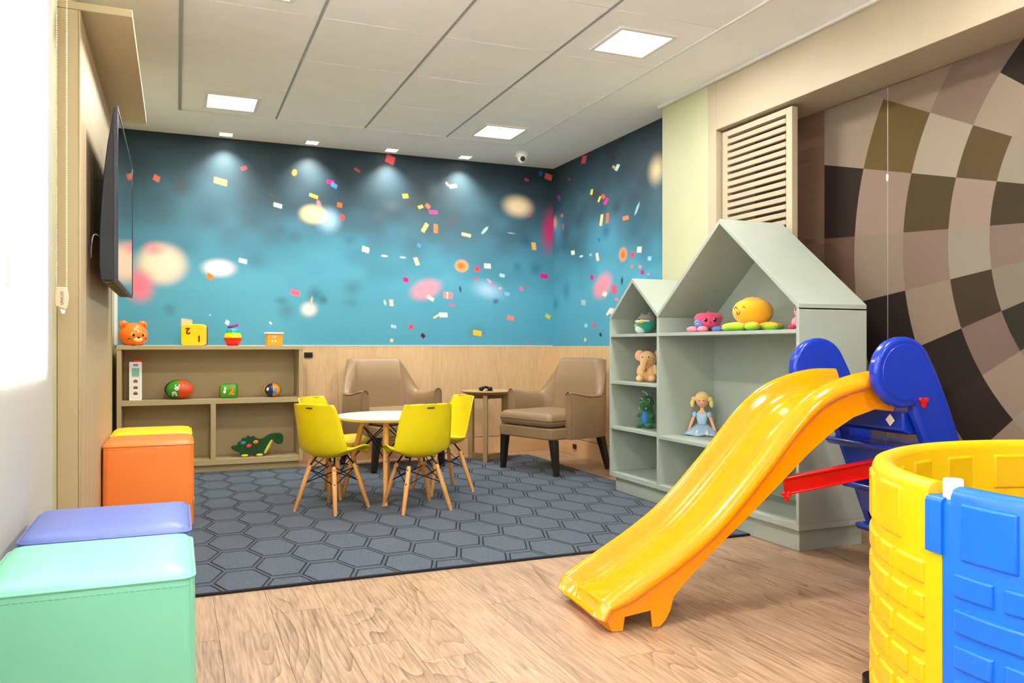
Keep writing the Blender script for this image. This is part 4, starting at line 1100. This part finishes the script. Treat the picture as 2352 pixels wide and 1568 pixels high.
# orange box with lid
t = toy('lidded_box', 'small orange box with a white lid at the right end of the bookshelf top', onshelf(629, 6.33, TZ), 6)
obj('box', G().box(-.056, .056, -.045, .045, 0, .088), pm_('orange box', '#f7a012', .35), t, bevel=.004)
obj('lid', G().box(-.063, .063, -.051, .051, .0885, .101), M_wh, t, bevel=.003)
obj('printed_label', G().box(-.02, .008, -.0462, -.0452, .058, .078), pm_('pink print', '#f3b8b0', .5), t, smooth=0)
for dx in (-.028, -.004): obj('print_mark', G().box(dx, dx + .012, -.0462, -.0452, .03, .04), M_wh, t, smooth=0)
# middle shelf -----------------------------------------------------------------
SZ = .5405
t = toy('carton', 'tall narrow white carton with small food pictures on the bookshelf', onshelf(311, 6.32, SZ), 4, 'carton')
obj('carton', G().box(-.041, .041, -.035, .035, 0, .272), M_wh, t, bevel=.002)
obj('panel_print', G().box(-.024, .024, -.0362, -.0352, .17, .228), pm_('teal print', '#7fc0a8', .5), t, smooth=0)
obj('badge', G().box(-.016, .016, -.0362, -.0352, .242, .258), pm_('blue print', '#7d92b8', .5), t, smooth=0)
g = G()
for a, b, c, d in ((-.026, .026, .018, .0195), (-.026, .026, .163, .1645), (-.026, -.0245, .018, .163), (.0245, .026, .018, .163)): g.box(a, b, -.0361, -.0352, c, d)
obj('print_frame', g, pm_('pale print', '#bfb7a6', .6), t, smooth=0)
for zz, cols in ((.135, ('#c0392b', '#5b6f86')), (.092, ('#d99a3c', '#4b3a2c')), (.05, ('#e0603a', '#3f4a58'))):
    obj('picture', G().ball((0, -.0352, zz + .006), (.014, .0012, .007), nu=14, nv=6), pm_('p' + cols[0], cols[0]), t)
    obj('picture', G().box(-.014, .014, -.0362, -.0352, zz - .010, zz + .001), pm_('p' + cols[1], cols[1]), t, smooth=0)
p = onshelf(316, 6.35, SZ + .2725)
t = toy('toy_brick', 'small red toy brick lying on top of the white carton', p, 10)
obj('body', G().box(-.032, .032, -.014, .014, 0, .018), M_rd, t, bevel=.003)
for dx in (-.02, 0, .02): obj('stud', G().cyl((dx, 0, .018), (dx, 0, .024), .006, n=12), M_rd, t)
def sector_ball(par, r, cols, tilt):
    """soft ball of coloured cloth segments"""
    n = len(cols)
    for k, c in enumerate(cols):
        g = G(); rs = []; a0, a1 = 2 * math.pi * k / n, 2 * math.pi * (k + 1) / n; m_ = 7
        V = []; Fq = []
        for j in range(13):
            th = -math.pi / 2 + math.pi * j / 12
            for i in range(m_ + 1):
                a = a0 + (a1 - a0) * i / m_; e = 1 - .025 * (abs(2 * i / m_ - 1)) ** 6
                V.append((r[0] * math.cos(th) * math.cos(a) * e, r[1] * math.cos(th) * math.sin(a) * e, r[2] * math.sin(th)))
        for j in range(12):
            for i in range(m_): q = j * (m_ + 1) + i; Fq.append((q, q + 1, q + m_ + 2, q + m_ + 1))
        g.add(V, Fq, M=Matrix.Translation((0, 0, r[2])) @ Matrix.Rotation(R(tilt), 4, 'Z'))
        obj('segment', g, pm_('seg ' + c, c, .45), par)
t = toy('soft_ball', 'large oval soft ball with a zebra picture on the bookshelf', onshelf(411, 6.335, SZ), 0)
sector_ball(t, (.106, .085, .070), ('#e8551c', '#1f3f6e', '#c42a1e', '#1c2c58', '#3f9f25', '#e8551c'), -38)
zb = obj('zebra_body', G().ball((-.030, -.079, .048), (.018, .007, .011), nu=14, nv=8).ball((-.012, -.0835, .080), (.020, .007, .016), nu=14, nv=8).ball((-.024, -.0795, .100), (.006, .005, .008)).ball((.002, -.0805, .100), (.006, .005, .008)).ball((-.040, -.072, .036), (.005, .006, .010)).ball((-.018, -.076, .034), (.005, .006, .010)), M_wh, t)
for dx, dz in ((-.036, .05), (-.028, .05), (-.020, .047), (-.022, .092), (-.006, .094)): obj('stripe', G().ball((dx, -.0855, dz), (.0018, .0022, .009), nu=8, nv=6), M_bk, zb)
for dx in (-.018, -.004): obj('zebra_eye', G().ball((dx, -.0905, .083), (.0025, .0015, .003), nu=8, nv=6), M_bk, zb)
obj('blue_animal', G().ball((.052, -.068, .075), (.016, .010, .026), (0, 0, 30), 14, 8).ball((.052, -.071, .095), (.012, .008, .012)), M_bl, t)
t = toy('soft_cube', 'green and red soft cube printed with the number 2', onshelf(526, 6.335, SZ), -14)
rs = [[(p[0], p[1], zz) for p in rrect(-.058 + i, .058 - i, -.05 + i, .05 - i, .014, 4)] for zz, i in ((0, .01), (.008, .002), (.05, -.001), (.094, .002), (.102, .012))]
obj('cube', G().rings(rs), pm_('cube green', '#46a62a', .4), t, smooth=60)
obj('red_side', G().box(-.0605, -.0585, -.04, .04, .012, .09), M_rd, t, bevel=.001)
face_text(t, '2', .075, pm_('num orange', '#f08a1e'), .028, -.0516, .052, 0, bold=.004)
face_text(t, '3', .05, M_wh, -.0615, 0, .05, 0, 90).data.transform(Matrix.Translation((-.0612, 0, .05)) @ Matrix.Rotation(R(-90), 4, 'Z') @ Matrix.Translation((.0615, 0, -.05)))
obj('rabbit', G().ball((-.022, -.0505, .046), (.010, .003, .012)).ball((-.018, -.0505, .064), (.008, .003, .008)).ball((-.022, -.0505, .078), (.003, .002, .009)).ball((-.012, -.0505, .077), (.003, .002, .009)), M_wh, t)
t = toy('soft_ball', 'small oval soft ball with blue and orange segments on the bookshelf', onshelf(625, 6.335, SZ), 0)
sector_ball(t, (.070, .060, .052), ('#3f9f25', '#1c2c58', '#d03020', '#e0b020', '#1c2c58', '#f08a1e'), -35)
obj('blue_animal', G().ball((.012, -.058, .044), (.014, .008, .018)).ball((.020, -.057, .060), (.010, .006, .010)), M_bl, t)
obj('white_animal', G().ball((-.036, -.046, .060), (.010, .008, .014)), M_wh, t)
# dinosaur cushion on the lower shelf
DZ = .1025
t = toy('dinosaur_plush', 'dark green felt dinosaur with coloured dots lying on the lower bookshelf', onshelf(590, 6.30, DZ), 0, 'plush toy')
out = spline([(-.185, .075, 0), (-.165, .052, 0), (-.125, .034, 0), (-.110, .004, 0), (-.065, .002, 0), (-.050, .03, 0), (-.025, .03, 0), (-.015, .003, 0), (.045, .003, 0), (.060, .035, 0), (.082, .08, 0), (.098, .112, 0), (.115, .125, 0), (.125, .10, 0), (.150, .085, 0), (.182, .092, 0), (.190, .13, 0), (.178, .160, 0), (.13, .166, 0), (.085, .155, 0), (.045, .13, 0), (.02, .128, 0), (-.005, .135, 0), (-.02, .150, 0), (-.045, .146, 0), (-.062, .155, 0), (-.082, .138, 0), (-.102, .136, 0), (-.112, .115, 0), (-.132, .108, 0), (-.140, .088, 0), (-.165, .085, 0), (-.185, .075, 0)], 120)[:-1]
c0 = Vector((-.01, .085, 0)); rs = []
M_din = pm_('dino green', '#17491c', .9, bump=(300, .4))
g = G()
for yy, i in ((-.028, .016), (-.034, .03)): pass
poly = [(v.x, v.y) for v in out]
g.prism(poly, -.022, .022, 'Y')
obj('body', g, M_din, t, bevel=.008, seg=3)
obj('belly', G().tube(spline([(.105, -.0235, .118), (.088, -.0245, .085), (.064, -.0245, .04), (.052, -.0245, .02)], 14), [.005 + .006 * math.sin(math.pi * k / 13) for k in range(14)], 8), pm_('dino yellow', '#d8cf4a', .8), t)
for dx in (-.088, .018): obj('foot', G().ball((dx, -.022, .0105), (.026, .010, .0098)), pm_('dino yellow', '#d8cf4a', .8), t)
for dx, dz, c in ((-.098, .105, '#2f95a8'), (-.058, .082, '#e0413a'), (-.010, .108, '#f08a3c')): obj('dot', G().ball((dx, -.0225, dz), (.019, .003, .014), (0, -10, 0), 16, 8), pm_('dot' + c, c, .8), t)
obj('eye', G().ball((.152, -.023, .138), (.004, .002, .005)), M_bk, t)
# ---- house shelf: everything faces out of the shelf (-x) ----
def house(u, X, z): return (X, P(u, 800, X=X)[1], z)
fur = dict(bump=(260, .7, .004), sheen=.3)
M_pk = pm_('pink plush', '#e8486f', .9, var=(60, .35), **fur); M_pkl = pm_('pale pink plush', '#f48aa2', .9, **fur); M_pb = pm_('blue plush', '#5b78c8', .9, var=(60, .3), **fur)
M_yp = pm_('yellow plush', '#ffb50a', .9, **fur); M_yp2 = pm_('lemon plush', '#f6cc14', .9, **fur); M_gp = pm_('lime plush', '#7fd420', .9, **fur)
t = toy('octopus_plush', 'pink and blue speckled octopus plush on the house shelf', house(1627, 2.70, .999), -52, 'plush toy')
obj('head', G().ball((0, 0, .068), (.072, .065, .052), nu=28, nv=16, fn=lambda p: (p[0] * (1 + .12 * (p[2] > 0)), p[1], min(p[2], .040 - .25 * (.05 - math.hypot(p[0], p[1]) if p[2] > .035 else 0) * .4))), M_pk, t)
obj('speckled_patch', G().ball((-.034, -.03, .052), (.034, .034, .030), nu=18, nv=10), M_pb, t)
for k in range(6):
    a = R(60 * k + 20); obj('tentacle', G().ball((.078 * math.cos(a), .062 * math.sin(a), .017), (.042, .026, .0168), (0, 0, math.degrees(a)), 16, 10), M_pkl if k not in (5,) else M_pb, t)
g = G()
for k in range(26):
    a, b = random.uniform(3.6, 5.0), random.uniform(-.5, .5); g.ball((-.034 + .0345 * math.cos(a) * math.cos(b), -.03 + .0345 * math.sin(a) * math.cos(b), .052 + .0305 * math.sin(b)), .0016, nu=6, nv=4)
o = obj('speckle', g, M_wh, t); o['kind'] = 'stuff'
for sx in (.0, .046):
    e = obj('eye', G().ball((sx + .004, -.0615 + .012 * (sx > .02), .066), (.009, .006, .012)), M_bk, t); obj('eye_glint', G().ball((sx + .001, -.068 + .012 * (sx > .02), .071), (.0025, .0015, .003)), M_wh, e)
obj('mouth', G().tube(spline([(.020, -.064, .056), (.026, -.064, .052), (.032, -.062, .056)], 7), .0012, 5), M_bk, t)
t = toy('octopus_plush', 'large yellow smiling octopus plush with lime tentacles on the house shelf', house(1728, 2.70, .999), -90, 'plush toy')
def dent(p):
    r_ = 1 + .025 * math.sin(5 * math.atan2(p[1], p[0]) + 20 * p[2]); return (p[0] * r_, p[1] * r_, p[2] - .012 * (p[2] > .05) * (1 + math.sin(7 * p[0] * 20)) * .3)
obj('head', G().ball((.006, 0, .098), (.105, .095, .076), nu=36, nv=22, fn=dent), M_yp, t)
for k in range(7):
    a = R(360 / 7 * k + 8); rz_ = math.degrees(a)
    tt = obj('tentacle', G().ball((.108 * math.cos(a), .092 * math.sin(a), .026), (.058, .038, .019), (0, 0, rz_), 18, 10), M_yp2, t)
    obj('tentacle_underside', G().ball((.110 * math.cos(a), .094 * math.sin(a), .0165), (.057, .037, .0162), (0, 0, rz_), 18, 10), M_gp, tt)
for sx in (-.012, .040):
    obj('eye', G().tube(spline([(sx - .012, -.0955 + abs(sx) * .25, .112), (sx, -.0965 + abs(sx) * .22, .122), (sx + .012, -.094 + abs(sx) * .28, .112)], 9), .0020, 5), M_dkbr, t)
obj('mouth', G().tube(spline([(.004, -.0985, .098), (.006, -.100, .086), (.014, -.100, .082), (.022, -.099, .087), (.024, -.097, .098)], 11), .0020, 5), M_dkbr, t)
t = toy('pink_plush', 'small pink plush half hidden at the right end of the house shelf', house(1838, 2.64, .999), -70, 'plush toy')
obj('body', G().ball((0, 0, .032), (.040, .036, .032)), M_pkl, t)
obj('head', G().ball((0, -.004, .085), (.026, .026, .030)), M_pkl, t)
obj('eye', G().ball((-.006, -.0285, .092), (.004, .003, .006)), M_bk, t)
obj('foot', G().ball((-.022, -.032, .012), (.018, .016, .0118)), pm_('magenta plush', '#c83468', .9), t)
# teal round plush
t = toy('round_plush', 'round teal and grey plush with a yellow beak on the small house shelf', house(1484, 2.68, .999), -70, 'plush toy')
obj('body', G().ball((0, 0, .055), (.066, .06, .0545), nu=24, nv=14), pm_('teal plush', '#2c9f8c', .9, **fur), t)
obj('belly', G().ball((-.016, -.030, .030), (.040, .032, .0295), nu=18, nv=10), pm_('pale plush', '#cfe0d8', .9, **fur), t)
obj('cap', G().ball((.004, .004, .090), (.060, .055, .030), nu=22, nv=12).ball((-.026, 0, .117), (.013, .013, .013)).ball((.026, 0, .119), (.013, .013, .013)), pm_('grey plush', '#8a7f7c', .9, **fur), t)
obj('white_band', G().ball((-.006, -.006, .077), (.063, .057, .016), nu=22, nv=8), M_wh, t)
obj('beak', G().ball((.012, -.062, .072), (.024, .014, .008)), pm_('plush yellow', '#f2c41c', .8), t)
obj('fin', G().ball((-.068, -.012, .052), (.012, .012, .012)), pm_('plush yellow', '#f2c41c', .8), t)
obj('eye', G().ball((-.014, -.052, .088), (.005, .004, .006)), M_bk, t)
# elephant
M_el = pm_('peach plush', '#f7c58a', .9, **fur); M_elp = pm_('pink inner ear', '#f3b7ac', .9)
t = toy('elephant_plush', 'seated peach elephant plush with a necklace on the small house shelf', house(1489, 2.70, .7035), -48, 'plush toy')
obj('body', G().ball((0, 0, .060), (.056, .050, .060), nu=24, nv=14), M_el, t)
h_ = obj('head', G().ball((0, -.010, .142), (.054, .052, .050), nu=24, nv=14), M_el, t)
obj('trunk', G().tube(spline([(-.002, -.046, .140), (-.008, -.072, .118), (-.010, -.083, .090), (-.012, -.092, .070), (-.014, -.108, .066)], 16), [.024 - .0008 * k for k in range(16)], 12), M_el, h_)
for sx in (-1, 1):
    e = obj('ear', G().ball((sx * .057, .008, .162), (.030, .012, .034), (0, 0, -sx * 20), 16, 10), M_el, h_)
    obj('inner_ear', G().ball((sx * .057, -.001, .162), (.021, .008, .025), (0, 0, -sx * 20), 14, 8), M_elp, e)
    obj('leg', G().ball((sx * .038, -.048, .022), (.024, .030, .0215)), M_el, t)
    obj('arm', G().ball((sx * .050, -.012, .072), (.018, .022, .036), (0, sx * -14, 0)), M_el, t)
    obj('eye', G().ball((sx * .020, -.0585, .152), (.004, .003, .005)), M_bk, h_)
obj('cheek_ring', G().tube([(.036 + .010 * math.cos(R(30 * k)), -.0515 + .010 * math.cos(R(30 * k)) * .5, .138 + .010 * math.sin(R(30 * k))) for k in range(12)], .0010, 5, loop=True), M_dkbr, h_)
obj('hair_tuft', G().cyl((0, -.01, .188), (-.012, -.016, .208), .006, .001, 8).cyl((.004, -.008, .188), (.006, -.012, .212), .006, .001, 8).cyl((.008, -.006, .187), (.02, -.006, .204), .006, .001, 8), pm_('tuft', '#b86a20', .8), h_)
nk = obj('necklace', G().tube(spline([(-.030, -.040, .098), (-.012, -.053, .084), (.004, -.054, .080), (.022, -.048, .094), (.034, -.036, .102)], 16), .0012, 5), M_dkbr, t)
obj('pendant', G().ball((0, -.057, .070), (.008, .003, .008)).ball((0, -.057, .079), (.004, .003, .004)), pm_('pendant', '#b8862c', .4), nk)
# small dragon
M_dg = pm_('green plush', '#2c7a40', .9, **fur)
t = toy('dinosaur_plush', 'small green dinosaur plush with a blue belly on the small house shelf', house(1487, 2.70, .4185), -58, 'plush toy')
obj('body', G().ball((0, .0, .062), (.046, .044, .064), nu=22, nv=14).ball((0, .004, .115), (.034, .034, .04), nu=18, nv=10), M_dg, t)
obj('belly', G().ball((0, -.026, .062), (.026, .024, .048), nu=18, nv=12), pm_('blue belly', '#2f78c4', .8), t)
h_ = obj('head', G().ball((0, -.002, .160), (.042, .044, .040), nu=22, nv=14).ball((0, -.048, .142), (.034, .040, .026), nu=20, nv=12), M_dg, t)
for sx in (-1, 1):
    e = obj('eye', G().ball((sx * .024, -.034, .172), (.009, .007, .011)), M_wh, h_); obj('pupil', G().ball((sx * .025, -.0395, .172), (.0055, .003, .007)), M_bk, e)
    obj('nostril', G().ball((sx * .012, -.083, .152), (.003, .003, .003)), M_bk, h_)
    obj('tooth', G().cyl((sx * .024, -.066, .128), (sx * .024, -.068, .116), .004, .001, 8), M_wh, h_)
    obj('arm', G().ball((sx * .044, -.026, .078), (.013, .024, .014), (20, 0, 0)), M_dg, t)
    obj('foot', G().ball((sx * .034, -.044, .016), (.022, .030, .0158)), M_dg, t)
    obj('horn', G().cyl((sx * .016, .012, .194), (sx * .022, .018, .212), .009, .002, 10), M_pb, h_)
obj('hang_loop', G().tube(spline([(0, .0, .199), (-.012, -.014, .215), (-.026, -.026, .226), (-.020, -.014, .228), (-.004, 0, .212), (0, .0, .199)], 20), .0018, 5), M_wh, h_)
# plain rag doll
p = P(1612, 998, Z=.4105)
t = toy('rag_doll', 'blond doll in a pale blue dress sitting on the house shelf', (p[0], p[1], .4105), -40, 'doll')
M_sk = pm_('doll skin', '#eeb088', .7); M_dr = pm_('doll dress', '#a9c4dc', .35, var=(25, .15)); M_hr = pm_('doll hair', '#e8cf7c', .6, bump=(90, .4), stretch=(1, 1, .2)); M_dr2 = pm_('dress lining', '#6f93cc', .3)
obj('torso', G().rings([[(p[0], p[1] + .012, z) for p in rrect(-w, w, -d, d, min(w, d) * .95, 5)] for z, w, d in ((.03, .034, .026), (.062, .024, .018), (.09, .030, .021), (.118, .034, .02), (.128, .026, .014))]), M_dr, t, smooth=70)
obj('neck', G().rings([[(p[0], p[1] + .012, z) for p in rrect(-w, w, -d, d, min(w, d) * .95, 5)] for z, w, d in ((.120, .027, .014), (.133, .022, .013), (.142, .011, .010), (.165, .010, .010))]), M_sk, t, smooth=70)
h_ = obj('head', G().ball((0, .008, .196), (.033, .030, .041), nu=24, nv=16, fn=lambda p: (p[0] * (1 - .25 * max(0, -p[2] / .041)), p[1], p[2])), M_sk, t)
hr = obj('hair', G().ball((0, .018, .214), (.040, .034, .036), nu=24, nv=14).ball((0, .026, .196), (.036, .022, .04), nu=20, nv=12), M_hr, t)
for sx in (-1, 1):
    obj('pigtail', G().ball((sx * .046, .016, .205), (.016, .015, .015)).ball((sx * .054, .014, .180), (.013, .013, .024)), M_hr, hr)
    obj('eye', G().ball((sx * .012, -.0205, .198), (.0032, .002, .0038)), M_bk, h_)
    obj('sleeve', G().ball((sx * .041, .012, .116), (.014, .015, .017)), M_dr, t)
    hand = (sx * .075, -.010, .024)
    obj('arm', G().tube(spline([(sx * .040, .012, .115), (sx * .052, .012, .085), (sx * .063, .004, .055), hand], 12), [.010, .0098, .0095, .009, .009, .009, .009, .0085, .008, .008, .0085, .007], 10), M_sk, t)
    obj('shoe', G().ball((sx * .028 + .008, -.075, .017), (.012, .022, .0165)), pm_('shoe', '#dfe6ee', .4), t)
obj('mouth', G().ball((0, -.0190, .178), (.005, .002, .0016)), pm_('doll lips', '#b8403c', .5), h_)
sk = []
for z, r0, am in ((.062, .026, .0), (.045, .044, .003), (.028, .064, .007), (.014, .080, .011), (.003, .090, .014)):
    sk.append([((r0 * 1.08 + am * math.sin(7 * R(10 * k))) * math.cos(R(10 * k)), -.014 + (r0 * .92 + am * math.sin(7 * R(10 * k) + 1)) * math.sin(R(10 * k)), z + am * .25 * math.cos(5 * R(10 * k)) + .001) for k in range(36)])
obj('skirt', G().rings(sk, caps=(False, False)), [M_dr, M_dr2], t, smooth=80, solid=.002)
for sx in (-1, 1): obj('leg', G().cyl((sx * .02, -.02, .026), (sx * .028 + .008, -.066, .018), .0125, .010, 10), M_sk, t)
